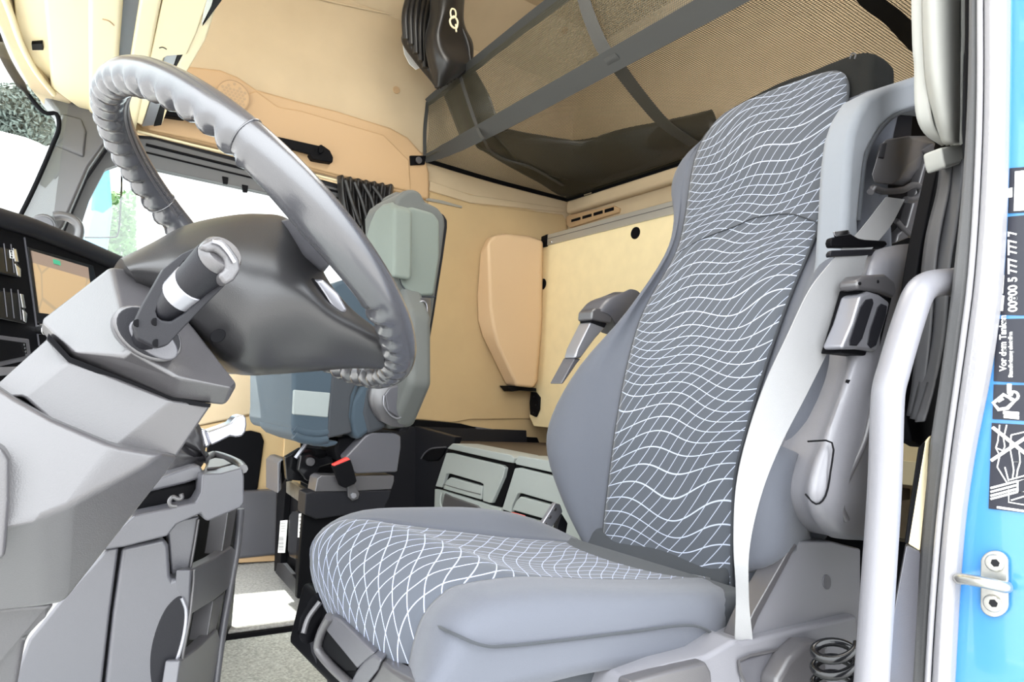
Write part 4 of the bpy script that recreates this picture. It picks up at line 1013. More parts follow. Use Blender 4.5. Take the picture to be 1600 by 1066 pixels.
disc('pin_hole', P(1327, 597, Y=.517), V(0, 1, .1), .003, .004, 'plastic_black', ar, n=12, bevel=0)
# ---- far armrest -----------------------------------------------------------
a2 = part('armrest', ds, 'dark grey armrest with ribbed silver roller')
Yf = 1.19
surf('arm_pad', [ring_at([(972, 458, Yf), (985, 452, Yf - .01), (1000, 458, Yf - .01), (1010, 480, Yf)], .05), ring_at([(945, 466, Yf), (955, 470, Yf - .02), (975, 485, Yf - .02), (985, 510, Yf)], .06),
                 ring_at([(930, 482, Yf), (938, 486, Yf - .02), (955, 495, Yf - .02), (965, 520, Yf)], .06)], 'plastic', a2, nu=4, nv=4, closed=True, caps=True)
prism('roller_housing', px_poly([(925, 486), (932, 481), (948, 483), (957, 494), (955, 506), (944, 504), (924, 500)], Y=Yf - .02), V(0, .05, 0), 'plastic_mid', a2, bevel=.005, seg=3)
prism('roller_gap', px_poly([(924, 494), (938, 496), (948, 506), (945, 512), (924, 504)], Y=Yf - .015), V(0, .04, 0), 'plastic_black', a2, bevel=.001)
prism('arm_link', px_poly([(922, 504), (930, 501), (944, 506), (946, 512), (930, 530), (908, 560), (898, 560), (902, 545)], Y=Yf - .012), V(0, .04, 0), 'silver', a2, bevel=.005, seg=3)
prism('link_end', px_poly([(898, 559), (908, 561), (902, 568), (880, 600), (876, 600)], Y=Yf - .005), V(0, .04, 0), 'plastic', a2, bevel=.003)
# ---- belt ------------------------------------------------------------------
sb = thing('seat_belt', 'grey seat belt webbing running down the near side of the driver seat', 'seat belt', P(1240, 560, Y=.53))
L = [(1384, 308, .575), (1345, 358, .56), (1312, 392, .548), (1296, 412, .545), (1264, 454, .545), (1230, 525, .545), (1196, 598, .545), (1168, 680, .55), (1150, 760, .56), (1146, 850, .565), (1150, 920, .57), (1148, 1000, .575)]
Rr = [(1413, 312, .575), (1392, 352, .56), (1366, 384, .548), (1354, 402, .545), (1342, 440, .545), (1302, 530, .545), (1262, 612, .535), (1222, 690, .535), (1192, 765, .54), (1172, 850, .55), (1170, 930, .555), (1176, 1004, .57)]
band('webbing', R3(L), R3(Rr), 'belt', sb, th=.0016, sp=6)
prism('tongue_plate', R3([(1298, 378, .543), (1300, 371, .543), (1330, 365, .542), (1342, 372, .542), (1352, 374, .543), (1384, 376, .547), (1388, 382, .547), (1380, 388, .547), (1300, 386, .543)]), V(.004, .012, 0), 'plastic_black', sb, bevel=.003, seg=3)
prism('tongue_bar', R3([(1297, 396, .541), (1300, 391, .541), (1366, 389, .544), (1368, 393, .544), (1364, 399, .544), (1298, 401, .541)]), V(.004, .010, 0), 'plastic_dark', sb, bevel=.002, seg=3)
prism('tongue_metal', R3([(1303, 362, .541), (1326, 359, .541), (1329, 366, .541), (1306, 370, .541)]), V(.003, .004, 0), 'chrome', sb, bevel=.001)
# inner lap belt anchor
ba = thing('belt_anchor', 'silver seat belt anchor plate between the driver seat cushion and backrest', 'belt anchor', P(865, 815, Y=1.16))
prism('anchor_plate', px_poly([(845, 822), (868, 786), (876, 788), (880, 800), (862, 826), (850, 830)], Y=1.15), V(0, .012, 0), 'silver', ba, bevel=.003)
for q in ((868, 796), (860, 808), (853, 820)): disc('rivet', P(*q, Y=1.146), V(0, 1, 0), .004, .005, 'plastic_mid', ba, n=12)
prism('anchor_arm', px_poly([(878, 802), (888, 818), (884, 840), (868, 838), (872, 818)], Y=1.155), V(0, .015, 0), 'plastic_dark', ba, bevel=.003)
prism('release_button', px_poly([(800, 808), (812, 804), (822, 806), (818, 813), (804, 814)], Y=1.175), V(0, .03, 0), 'red', ba, bevel=.002)
prism('buckle_body', px_poly([(800, 812), (824, 808), (828, 822), (820, 835), (802, 830)], Y=1.177), V(0, .03, 0), 'plastic_black', ba, bevel=.003)

# ================================================================== PASSENGER SEAT
YP = 1.74
psn = thing('passenger_seat', 'grey-green passenger seat with folded-up cushion by the far side window', 'seat', V(.75, 1.97, .08))
def pp(pts, Y=YP): return px_poly(pts, Y=Y)
# backrest: one padded body, darker shell behind, two stitched panels
body = [(615, 322), (622, 306), (634, 297), (646, 294), (659, 300), (665, 314), (686, 324), (696, 338), (697, 352), (691, 400), (684, 445), (676, 500), (664, 570), (648, 640), (636, 668), (606, 672), (600, 620), (606, 540), (616, 480), (618, 430)]
prism('backrest', pp(body), V(0, .21, 0), 'cloth_grey', psn, bevel=.035, seg=6)
prism('back_shell', pp([(684, 330), (694, 334), (700, 344), (700, 356), (694, 400), (686, 450), (680, 490), (668, 560), (654, 630), (640, 674), (622, 676), (640, 640), (660, 560), (674, 470), (684, 400)], YP + .012), V(0, .30, 0), 'plastic_dark', psn, bevel=.008, seg=3)
prism('side_panel', pp([(626, 330), (634, 324), (646, 323), (660, 327), (678, 332), (688, 345), (688, 400), (679, 462), (655, 463), (640, 457), (628, 445), (621, 422), (619, 392), (621, 350)], YP - .010), V(0, .03, 0), 'cloth_green', psn, bevel=.010, seg=4)
tube('panel_seam', pp([(622, 426), (628, 446), (641, 459), (655, 463), (679, 464)], YP - .004), .0022, 'cloth_dark', psn, n=8)
fx = lambda pts, o=0: [P(x, y, X=.812 + o) for x, y in pts]
prism('front_panel', fx([(572, 366), (578, 345), (586, 328), (596, 318), (608, 315), (615, 324), (614, 400), (613, 434), (600, 430), (580, 405), (570, 385)], -.045), V(.06, 0, 0), 'cloth_green', psn, bevel=.012, seg=4)
prism('front_padding', fx([(567, 385), (577, 350), (584, 326), (597, 306), (612, 298), (622, 300), (622, 440), (640, 490), (640, 600), (612, 668), (570, 655), (552, 600), (548, 500), (552, 443), (565, 430), (572, 425)]), V(.07, 0, 0), 'cloth_grey', psn, bevel=.02, seg=5)
prism('lumbar_bolster', pp([(567, 600), (575, 592), (590, 590), (596, 640), (592, 668), (575, 678), (560, 690), (550, 675), (547, 655), (549, 628)], YP + .0), V(0, .10, 0), 'cloth_blue', psn, bevel=.022, seg=5)
prism('bolster_fold', pp([(572, 606), (590, 600), (598, 650), (606, 668), (575, 680), (566, 646)], YP - .004), V(0, .10, 0), 'cloth_dark', psn, bevel=.012, seg=4)
# folded cushion with its bands
prism('folded_cushion', pp([(521, 443), (545, 434), (572, 450), (590, 500), (588, 590), (562, 600), (552, 640), (550, 676), (512, 684), (462, 680), (455, 668), (457, 645), (457, 582), (468, 545), (490, 490)], YP), V(0, .42, 0), 'cloth_blue', psn, bevel=.016, seg=4)
prism('side_band', pp([(521, 560), (562, 590), (549, 618), (546, 650), (551, 676), (512, 686), (514, 640)], YP - .004), V(0, .05, 0), 'cloth_dark', psn, bevel=.006, seg=3)
prism('light_band', px_poly([(459, 609), (517, 614), (513, 653), (458, 648)], Y=YP - .003), V(0, .06, 0), 'cloth_light', psn, bevel=.004, seg=3)
for yy in (671, 682): tube('cushion_roll', pp([(460, yy - 3), (472, yy + 3), (495, yy + 6), (511, yy + 4)], YP + .010), .013, 'cloth_blue', psn, n=14)
prism('hem', pp([(455, 668), (470, 680), (512, 688), (530, 690), (526, 696), (512, 699), (490, 697), (466, 688), (456, 678)], YP + .004), V(0, .3, 0), 'cloth_blue', psn, bevel=.006)
surf('armrest_pad', [ring_at([(640, 476, YP - .02), (660, 465, YP - .03), (673, 467, YP - .02)], .03), ring_at([(630, 520, YP - .02), (652, 520, YP - .035), (671, 520, YP - .02)], .03),
   ring_at([(612, 570, YP - .02), (636, 572, YP - .035), (660, 576, YP - .02)], .03), ring_at([(583, 608, YP - .02), (618, 615, YP - .035), (649, 622, YP - .02)], .03),
   ring_at([(582, 634, YP - .02), (612, 640, YP - .035), (642, 646, YP - .02)], .03), ring_at([(595, 658, YP - .02), (612, 666, YP - .025), (630, 668, YP - .02)], .03)], 'plastic_mid', psn, nu=4, nv=5, closed=True, caps=True)
prism('armrest_inlay', pp([(601, 617), (609, 606), (632, 600), (650, 540), (662, 490), (664, 520), (650, 600), (632, 648), (622, 652), (606, 642)], YP - .038), V(0, .01, 0), 'plastic', psn, bevel=.004)
tube('armrest_rim', pp([(640, 500), (652, 476), (664, 472), (667, 492), (656, 570), (640, 625), (626, 652), (612, 650), (600, 634), (600, 618)], YP - .037), .0025, 'silver', psn, n=8)
prism('gaiter', pp([(527, 684), (560, 680), (575, 690), (556, 712), (545, 722), (530, 722), (524, 705)], YP + .04), V(0, .12, 0), 'plastic_black', psn, bevel=.01, seg=3)
# box under the seat
prism('upper_side_panel', pp([(540, 714), (571, 681), (582, 676), (620, 677), (627, 682), (627, 700), (621, 738), (557, 741), (550, 735)], YP - .0), V(0, .06, 0), 'plastic', psn, bevel=.005, seg=3)
prism('light_side_strip', pp([(496, 748), (502, 743), (552, 744), (616, 743), (616, 752), (612, 765), (550, 768), (492, 769)], YP - .004), V(0, .06, 0), 'plastic_mid', psn, bevel=.003)
prism('lower_side_panel', pp([(492, 769), (612, 766), (608, 780), (599, 797), (494, 812), (476, 804), (478, 771), (490, 768)], YP - .004), V(0, .06, 0), 'plastic_dark', psn, bevel=.004, seg=3)
prism('base_box', pp([(474, 803), (620, 795), (640, 800), (640, 945), (464, 936)], YP + .02), V(0, .02, 0), 'plastic_black', psn, bevel=.004)
zf = .085
f0 = P(461, 930, Z=zf); f1 = P(430, 893, Z=zf)
def fp(q, o=0):
    pn = plane2(f0, f1)[1]; pn = pn if pn.x > 0 else -pn
    return P(*q, pl=(f0 + pn * o, pn)), pn
pn = fp((450, 800))[1]
def FP(pts, o=0): return [fp(q, o)[0] for q in pts]
prism('front_post', FP([(436, 735), (447, 742), (443, 800), (437, 893), (428, 893), (432, 800)]), pn * .02, 'plastic_black', psn, bevel=.002)
prism('box_back', FP([(452, 760), (478, 772), (468, 930), (438, 896)], .02), pn * .02, 'plastic_black', psn, bevel=0)
prism('corner_post', FP([(467, 788), (478, 790), (470, 934), (459, 928)]), pn * .02, 'plastic_black', psn, bevel=.002)
prism('cross_bracket', FP([(447, 753), (452, 752), (478, 767), (475, 790), (447, 770)], -.012), pn * .016, 'steel', psn, bevel=.001)
prism('floor_plate', FP([(433, 880), (442, 880), (462, 905), (461, 930), (430, 895)], -.012), pn * .012, 'plastic_dark', psn, bevel=.001)
prism('air_canister', FP([(451, 806), (456, 798), (468, 797), (473, 800), (470, 870), (464, 877), (452, 872), (449, 860)], .0), pn * .03, 'gloss_black', psn, bevel=.006, seg=4)
prism('label', FP([(438, 814), (448, 813), (444, 864), (434, 864)], -.004), pn * .003, 'white', psn, bevel=0)
prism('label', FP([(467, 803), (473, 802), (470, 840), (465, 840)], -.003), pn * .003, 'white', psn, bevel=0)
for k in range(9):
    tube('barcode', FP([(435.5 + .2 * k * 0, 840 + k * 2.4), (443, 840 + k * 2.4)], -.0045), .0008, 'plastic_black', psn, n=4, sp=0)
for k in range(5): tube('print', FP([(467.5, 808 + k * 6), (472, 808 + k * 6)], -.0035), .0012, 'plastic_dark', psn, n=4, sp=0)
for k in range(4): tube('print', FP([(439, 818 + k * 4), (446, 818 + k * 4)], -.0045), .0008, 'plastic_dark', psn, n=4, sp=0)
prism('tray_wall', pp([(434, 725), (440, 718), (450, 716), (500, 712), (500, 745), (450, 742), (440, 760), (436, 770), (432, 760)], YP + .25), V(0, .02, 0), 'plastic_black', psn, bevel=.004)
prism('tray_corner', pp([(434, 724), (441, 717), (450, 716), (441, 722), (440, 765), (434, 772)], YP + .2), V(0, .12, 0), 'plastic', psn, bevel=.004)
prism('mechanism_plate', pp([(445, 715), (470, 700), (500, 702), (540, 712), (548, 740), (510, 750), (494, 765), (470, 752), (448, 750)], YP + .12), V(0, .02, 0), 'gloss_black', psn, bevel=.003)
prism('mechanism_arm', pp([(466, 735), (470, 712), (484, 709), (500, 716), (520, 712), (520, 724), (500, 730), (494, 748), (480, 752)], YP + .08), V(0, .02, 0), 'gloss_black', psn, bevel=.003)
disc('mechanism_bolt', P(486, 722, Y=YP + .07), V(0, 1, 0), .011, .012, 'plastic_mid', psn, n=14)
disc('mechanism_bolt', P(491, 745, Y=YP + .07), V(0, 1, 0), .006, .012, 'silver', psn, n=12)
tube('link_rod', pp([(462, 716), (474, 700), (478, 694)], YP + .1), .006, 'silver', psn, n=8, sp=0)
# buckle of that seat
bk = thing('belt_buckle', 'black belt buckle with red release button on the passenger seat side', 'buckle', P(545, 745, Y=YP - .03))
prism('strap_plate', pp([(543, 760), (552, 757), (558, 764), (562, 772), (560, 780), (551, 783), (544, 777)], YP - .014), V(0, .008, 0), 'plastic_mid', bk, bevel=.002)
disc('anchor_bolt', P(553, 775, Y=YP - .02), V(0, 1, 0), .008, .008, 'silver', bk, n=6)
prism('body', pp([(521, 729), (548, 718), (552, 730), (558, 752), (554, 757), (540, 763), (534, 760)], YP - .036), V(0, .022, 0), 'plastic_black', bk, bevel=.003)
prism('release_button', pp([(521, 726), (544, 715), (548, 719), (548, 723), (524, 733)], YP - .034), V(0, .018, 0), 'red', bk, bevel=.002)

# ================================================================== STORAGE UNDER THE BUNK
struct(prism('trim_23', [V(1.05, 2.3, .06), V(1.05, 2.38, .54), V(1.28, 2.38, .54), V(1.75, 2.38, .54), V(1.75, 2.3, .06)], V(0, .01, 0), 'plastic_dark', bevel=.003))
bh = thing('tunnel_cover', 'dark cover with oval grip recess left of the storage boxes', 'cover', V(1.3, 2.3, .08))
prism('base_wall', [P(620, 820, X=1.22), P(624, 688, X=1.22), P(645, 665, X=1.22), P(712, 683, X=1.22), P(705, 700, X=1.22), P(680, 760, X=1.22), P(684, 830, X=1.22)], V(.03, 0, 0), 'plastic_dark', bh, bevel=.004)
prism('grip_recess', [P(x, y, X=1.214) for x, y in [(658, 717), (664, 708), (675, 702), (696, 700), (692, 710), (683, 720), (668, 721)]], V(.01, 0, 0), 'plastic_black', bh, bevel=.003)
tube('recess_rim', [P(x, y, X=1.212) for x, y in [(658, 717), (664, 708), (675, 701), (697, 699)]], .003, 'plastic', bh, n=6)
struct(box('wall_bunk_base', (1.30, 1.5, .25), (.04, 1.8, .40), 'plastic_black', bevel=0))
def sbox(q, label, nxt=False):
    X0 = 1.15
    t = thing('storage_box', label, 'storage box', P(q[0][0], q[0][1], X=X0), 'storage boxes under the bunk')
    F = lambda pts, o=0: [P(x, y, X=X0 + o) for x, y in pts]
    L_, R_ = q
    return t, F
s1, F1 = sbox([(700, 705), (800, 727)], 'grey latched storage box under the bunk, left one beside the passenger seat')
prism('lid_top', [P(x, y, X=1.15) for x, y in [(698, 701), (707, 693), (798, 711), (803, 716), (801, 724), (790, 722)]], V(.10, 0, .0), 'box', s1, bevel=.003, seg=3)
prism('box_body', F1([(700, 703), (803, 722), (804, 730), (783, 793), (783, 860), (676, 860), (680, 762)], .012), V(.12, 0, 0), 'plastic_black', s1, bevel=.002)
prism('upper_front', F1([(697, 708), (704, 708), (784, 727), (789, 731), (786, 745), (768, 786), (764, 786), (754, 783), (755, 757), (750, 754), (702, 740), (697, 741), (690, 762), (680, 760)]), V(.02, 0, 0), 'box', s1, bevel=.003, seg=3)
prism('latch_handle', F1([(697, 751), (704, 746), (753, 760), (751, 781), (692, 764)], -.002), V(.02, 0, 0), 'box', s1, bevel=.003, seg=3)
tube('handle_crease', F1([(693, 757), (720, 765), (751, 773)], -.003), .0012, 'plastic_mid', s1, n=6)
prism('lower_front', F1([(679, 764), (690, 766), (752, 785), (766, 790), (782, 794), (782, 860), (676, 860)], .002), V(.02, 0, 0), 'box', s1, bevel=.004)
prism('lower_panel', F1([(694, 770), (706, 776), (746, 790), (752, 796), (748, 860), (696, 860), (690, 790)], -.002), V(.02, 0, 0), 'plastic_mid', s1, bevel=.006)
tube('grip_edge', F1([(690, 770), (688, 785), (693, 800), (700, 812)], -.004), .004, 'box', s1, n=8)
s2, F2 = sbox([(805, 716), (860, 733)], 'grey latched storage box under the bunk, partly behind the driver backrest')
prism('lid_top', F2([(804, 722), (810, 712), (870, 722), (905, 730), (905, 748), (806, 726)]), V(.10, 0, 0), 'box', s2, bevel=.003, seg=3)
prism('box_body', F2([(805, 724), (905, 746), (905, 870), (785, 870), (786, 794), (806, 730)], .012), V(.12, 0, 0), 'plastic_black', s2, bevel=.002)
prism('upper_front', F2([(804, 732), (812, 731), (905, 754), (905, 850), (864, 845), (870, 790), (866, 786), (814, 771), (808, 772), (800, 790), (798, 801), (784, 796)]), V(.02, 0, 0), 'box', s2, bevel=.003, seg=3)
prism('latch_handle', F2([(806, 783), (813, 776), (867, 791), (864, 815), (800, 797)], -.002), V(.02, 0, 0), 'box', s2, bevel=.003, seg=3)
prism('lower_front', F2([(785, 800), (800, 803), (866, 820), (866, 870), (785, 870)], .002), V(.02, 0, 0), 'box', s2, bevel=.004)

# ================================================================== UPPER BUNK NET, ITS STRAPS, THE THINGS IN IT
ZN = 1.585
nt_ = thing('safety_net', 'brown mesh safety net with dark hems hanging under the upper bunk space', 'net', V(1.55, 1.5, ZN))
def netsheet(name, rows, m='net'):
    uvr = []
    O = rows[0][0]; e1 = (rows[0][-1] - O).normalized(); e2 = (rows[-1][0] - O); e2 = (e2 - e1 * e2.dot(e1)).normalized()
    for r in rows: uvr.append([((p - O).dot(e1), (p - O).dot(e2)) for p in r])
    return surf(name, rows, m, nt_, nu=4, nv=4, uvrows=uvr)
XF = 1.19
def bot_(x, y): return V(x, y, ZN - .0 - .012 * math.sin(PI * (x - XF) / (XR - XF)) * math.sin(PI * (y - .5) / 1.9))
netsheet('net_floor', [[bot_(x, y) for y in (.48, .95, 1.4, 1.9, 2.375)] for x in (XF, 1.45, 1.7, XR - .02)])
# top hem points
Th = [P(668, 160, Y=2.385), P(720, 118, X=1.19), P(790, 62, X=1.19), P(868, 2, X=1.19)]
d_ = (Th[3] - Th[1]).normalized()
Th += [Th[3] + d_ * .3, Th[3] + d_ * .8]
Th[5] = V(XF, .6, Th[3].z + (.0)); Th[4] = Th[3].lerp(Th[5], .4)
Sb = [V(XF, t.y, ZN + .004) for t in Th]; Sb[0] = V(1.175, 2.38, ZN)
netsheet('net_front', [Sb, [a.lerp(b, .5) + V(.012, 0, 0) for a, b in zip(Sb, Th)], Th])
def hem(name, pts, w, wd, par=nt_, m='strap', th=.003): return ribbon(name, pts, w, wd, m, par, th=th)
hem('top_hem', [Th[0], Th[1], Th[2], Th[3], Th[4]], [.03, .04, .042, .044, .044], V(-.75, 0, .66))
hem('front_strap', [P(648, 250, Y=2.375), P(668, 247, Y=2.37), V(XF, 2.2, ZN - .002), V(XF, 1.9, ZN - .006), V(XF, 1.5, ZN - .004), V(XF, 1.1, ZN + .0), V(XF, .6, ZN + .004)], [.032, .034, .05, .058, .06, .06, .06], V(-.61, 0, .79))
hem('side_hem', [Th[0], V(1.172, 2.388, (Th[0].z + ZN) / 2), V(1.18, 2.385, ZN)], .014, V(1, 0, 0))
hem('wall_hem', [V(1.18, 2.388, ZN), V(1.5, 2.388, ZN - .006), V(XR - .03, 2.388, ZN)], .018, V(0, 0, 1), m='plastic_black')
hem('rear_hem', [V(XR - .03, 2.385, ZN), V(XR - .03, 1.5, ZN - .003), V(XR - .03, .5, ZN)], .024, V(0, .0, 1), m='plastic_black')
hem('tie_strap', [P(712, 68, X=1.14), P(714, 90, X=1.15), P(718, 115, X=1.175), P(732, 160, X=1.175), P(748, 205, X=1.18), P(757, 220, X=1.19), P(766, 236, Z=ZN - .008), P(790, 250, Z=ZN - .01), P(830, 262, Z=ZN - .013), P(880, 290, Z=ZN - .01)], .016, V(0, 1, 0))
hem('cross_strap', [P(908, -20, X=1.185), P(915, 10, X=1.185), P(930, 50, X=1.183), P(944, 78, X=1.185), P(962, 100, Z=ZN - .01), P(1000, 150, Z=ZN - .014), P(1040, 195, Z=ZN - .016), P(1085, 226, Z=ZN - .014)], .046, V(0, 1, 0))
hem('near_strap', [P(1345, -20, Z=ZN - .01), P(1365, 5, Z=ZN - .01), P(1400, 32, Z=ZN - .012), P(1440, 75, Z=ZN - .012), P(1500, 120, Z=ZN - .01)], .045, V(0, 1, 0), m='plastic_black')
disc('snap', P(655, 250, Y=2.355), V(0, 1, 0), .013, .008, 'plastic_mid', nt_, n=20)
prism('strap_end', px_poly([(641, 243), (666, 243), (664, 257), (642, 258)], Y=2.37), V(0, .012, 0), 'plastic_black', nt_, bevel=.002)
prism('net_buckle', [P(x, y, Z=ZN - .012) for x, y in [(912, 305), (924, 301), (926, 304), (914, 308)]], V(0, 0, .004), 'chrome', nt_, bevel=.001)

# folded cloth lying in the net
bz = ZN + .004
def cl(q, dz):
    p = P(*q, Z=bz + dz); return V(min(p.x, XR - .05), min(p.y, 2.36), p.z)
bag = [
 [cl((758, 236), .0), cl((790, 256), .0), cl((840, 284), 0), cl((885, 308), 0), cl((950, 288), .0), cl((1030, 262), 0), cl((1120, 230), 0)],
 [cl((745, 228), .02), cl((790, 240), .05), cl((845, 262), .06), cl((895, 280), .05), cl((960, 265), .06), cl((1040, 240), .05), cl((1122, 214), .03)],
 [cl((742, 210), .07), cl((795, 222), .10), cl((850, 238), .11), cl((900, 248), .09), cl((960, 238), .11), cl((1040, 212), .09), cl((1122, 198), .06)],
 [cl((750, 190), .13), cl((798, 206), .14), cl((840, 212), .15), cl((880, 220), .15), cl((912, 220), .16), cl((965, 204), .16), cl((1030, 189), .15)]]
bag[3] = [cl((750, 190), .13), cl((800, 205), .14), cl((845, 213), .15), cl((912, 220), .15), cl((975, 202), .16), cl((1070, 184), .15), cl((1120, 176), .14)]
back_row = [V(min(p.x + .2, XR - .04), min(p.y, 2.36), bz + .01) for p in bag[3]]
bag.append(back_row)
tag(surf('folded_blanket', bag, 'curtain', nu=6, nv=5, solid=.008), 'dark folded blanket lying in the mesh net', 'blanket')
# ================================================================== CURTAINS
def curtain(name, top, bottom, mids, folds, amp, m, label, axis, parent=None):
    """hanging cloth: top and bottom edges (3D points left to right) with folds pushed out along axis"""
    pass
def folded(name, rowsL, rowsR, n, amp, ax, m, par=None, seed=1, nv=4, taper=None):
    rnd = random.Random(seed); offs = [rnd.uniform(-.5, .5) for _ in range(n * 2 + 1)]
    rows = []
    for i, (a, b) in enumerate(zip(rowsL, rowsR)):
        k = taper[i] if taper else 1
        rows.append([a.lerp(b, (j + .35 * offs[j] * (0 < j < 2 * n)) / (2 * n)) + ax * (amp * k * ((1 if j % 2 else -1) + .7 * offs[j])) for j in range(2 * n + 1)])
    o = surf(name, rows, m, par, nu=4, nv=nv, solid=.002); return o
# windscreen/cross curtain gathered at the top left of the net
uc = thing('cross_curtain', 'shiny black curtain gathered and hanging beside the net top corner', 'curtain', P(680, 70, Y=2.2))
Yk = 2.12
Lc = [P(x, y, Y=Yk + .1) for x, y in [(668, -60), (650, 0), (634, 38), (628, 62), (650, 95), (672, 122), (684, 140)]]
Rc = [P(x, y, Y=Yk) for x, y in [(720, -60), (712, 0), (722, 30), (738, 66), (740, 85), (738, 100), (716, 122)]]
folded('curtain_cloth', Lc, Rc, 6, .013, V(-.4, -.9, 0), 'curtain', uc, seed=3, taper=[1, 1, 1, 1, 1, .9, .6])
for k, (xs0, xs1) in enumerate((((640, -20), (634, 62)), ((648, -30), (642, 70)), ((655, -30), (650, 84)), ((662, -20), (658, 96)), ((669, -20), (664, 106)))):
    a, b = xs0, xs1
    tube('pleat', [P(a[0] + 4, a[1], Y=Yk + .06), P((a[0] + b[0]) / 2 - 4, (a[1] + b[1]) / 2, Y=Yk + .05), P(b[0], b[1], Y=Yk + .055)], .012, 'curtain', uc, n=10)
surf('curtain_drape', [[P(x, y, Y=Y) for x, y, Y in r] for r in (
    [(672, -40, 2.10), (690, -40, 2.06), (712, -40, 2.05), (730, -40, 2.12)],
    [(672, 20, 2.11), (690, 15, 2.05), (708, 18, 2.07), (724, 30, 2.13)],
    [(664, 60, 2.12), (682, 55, 2.06), (700, 62, 2.08), (738, 66, 2.14)],
    [(668, 95, 2.12), (684, 88, 2.06), (708, 96, 2.05), (739, 88, 2.14)],
    [(674, 118, 2.12), (688, 114, 2.07), (706, 116, 2.07), (736, 104, 2.14)],
    [(680, 138, 2.12), (690, 136, 2.1), (702, 128, 2.1), (718, 118, 2.14)])], 'curtain', uc, nu=6, nv=6, solid=.003)
surf('curtain_end', [[P(x, y, X=X) for x, y, X in r] for r in (
    [(686, 128, 1.24), (705, 120, 1.22), (725, 112, 1.23), (742, 108, 1.25)],
    [(700, 165, 1.26), (718, 158, 1.23), (742, 148, 1.24), (764, 148, 1.27)],
    [(712, 195, 1.28), (728, 188, 1.24), (752, 178, 1.26), (776, 180, 1.30)],
    [(722, 222, 1.30), (742, 218, 1.25), (764, 206, 1.28), (792, 205, 1.33)])], 'curtain', uc, nu=5, nv=5, solid=.004)
prism('curtain_label', [P(x, y, Y=2.3) for x, y in [(630, 70), (638, 80), (656, 106), (650, 109), (640, 100), (632, 84)]], V(0, .003, 0), 'white', uc, bevel=0)
ck = thing('curtain_hook', 'white plastic snap hook hanging on the black curtain', 'hook', P(710, 30, Y=2.02))
Yh = 2.02
tube('hook_ring', [P(x, y, Y=Yh) for x, y in [(706, 14), (711, 16), (712, 25), (706, 28), (704, 20)]], .003, 'cream', ck, n=8, closed=True)
tube('hook_body', [P(x, y, Y=Yh) for x, y in [(708, 26), (703, 32), (706, 41), (713, 44), (715, 34), (711, 27)]], .0035, 'cream', ck, n=8, closed=True)
tube('hook_pin', [P(712, 38, Y=Yh), P(713, 50, Y=Yh)], .003, 'cream', ck, n=8, sp=0)
# side window curtain behind the passenger headrest
wc = thing('window_curtain', 'black pleated curtain gathered at the passenger side window', 'curtain', P(570, 340, Y=2.36))
Yq = 2.345
folded('curtain_cloth', [P(x, y, Y=Yq) for x, y in [(527, 274), (530, 310), (540, 350), (556, 385), (572, 410)]], [P(x, y, Y=Yq) for x, y in [(616, 290), (612, 310), (606, 340), (600, 385), (596, 410)]], 7, .011, V(-.3, -1, 0), 'curtain', wc, seed=8)
for k in range(4):
    x0 = 540 + k * 14
    tube('pleat', [P(x0, 282 + k * 3, Y=Yq - .015), P(x0 + 10 + k * 2, 315, Y=Yq - .018), P(x0 + 24 - k * 2, 352, Y=Yq - .012)], .008, 'curtain', wc, n=8)
# driver side curtain, grey outside, tied
dc = thing('door_curtain', 'grey curtain tied in a bundle on the door pillar behind the driver seat', 'curtain', P(1470, 120, Y=.43))
def Yd(x): return .445
folded('curtain_cloth', [P(x, y, Y=.46) for x, y in [(1424, -400), (1430, 20), (1434, 100), (1436, 170), (1448, 205), (1474, 226)]], [P(x, y, Y=.43) for x, y in [(1512, -400), (1510, 20), (1506, 100), (1504, 170), (1503, 205), (1503, 226)]], 4, .007, V(-.5, -1, 0), 'curtain_grey', dc, seed=5, taper=[1, 1, 1, 1, .8, .5])
surf('curtain_fold', [[P(x, y, Y=Y) for x, y, Y in r] for r in (
    [(1440, -60, 0.446), (1455, -60, 0.426), (1480, -60, 0.416), (1500, -60, 0.431)],
    [(1443, 60, 0.446), (1458, 60, 0.426), (1482, 60, 0.416), (1500, 60, 0.431)],
    [(1448, 130, 0.446), (1462, 130, 0.426), (1484, 130, 0.416), (1500, 130, 0.431)],
    [(1462, 190, 0.446), (1470, 190, 0.431), (1486, 190, 0.421), (1500, 190, 0.431)],
    [(1474, 224, 0.446), (1480, 224, 0.436), (1490, 224, 0.431), (1500, 224, 0.436)])], 'curtain_grey', dc, nu=5, nv=5, solid=.003)
prism('tie_band', px_poly([(1471, 230), (1505, 224), (1506, 254), (1478, 262), (1474, 250)], Y=.436), V(.01, .03, 0), 'curtain_grey', dc, bevel=.004, seg=3)
folded('curtain_tail', [P(x, y, Y=.465) for x, y in [(1476, 256), (1470, 300), (1455, 360), (1447, 420), (1440, 520), (1432, 600), (1424, 650)]], [P(x, y, Y=.435) for x, y in [(1504, 252), (1500, 300), (1494, 360), (1484, 420), (1476, 520), (1458, 600), (1440, 660)]], 2, .008, V(-.6, -1, 0), 'curtain_tail', dc, seed=9)

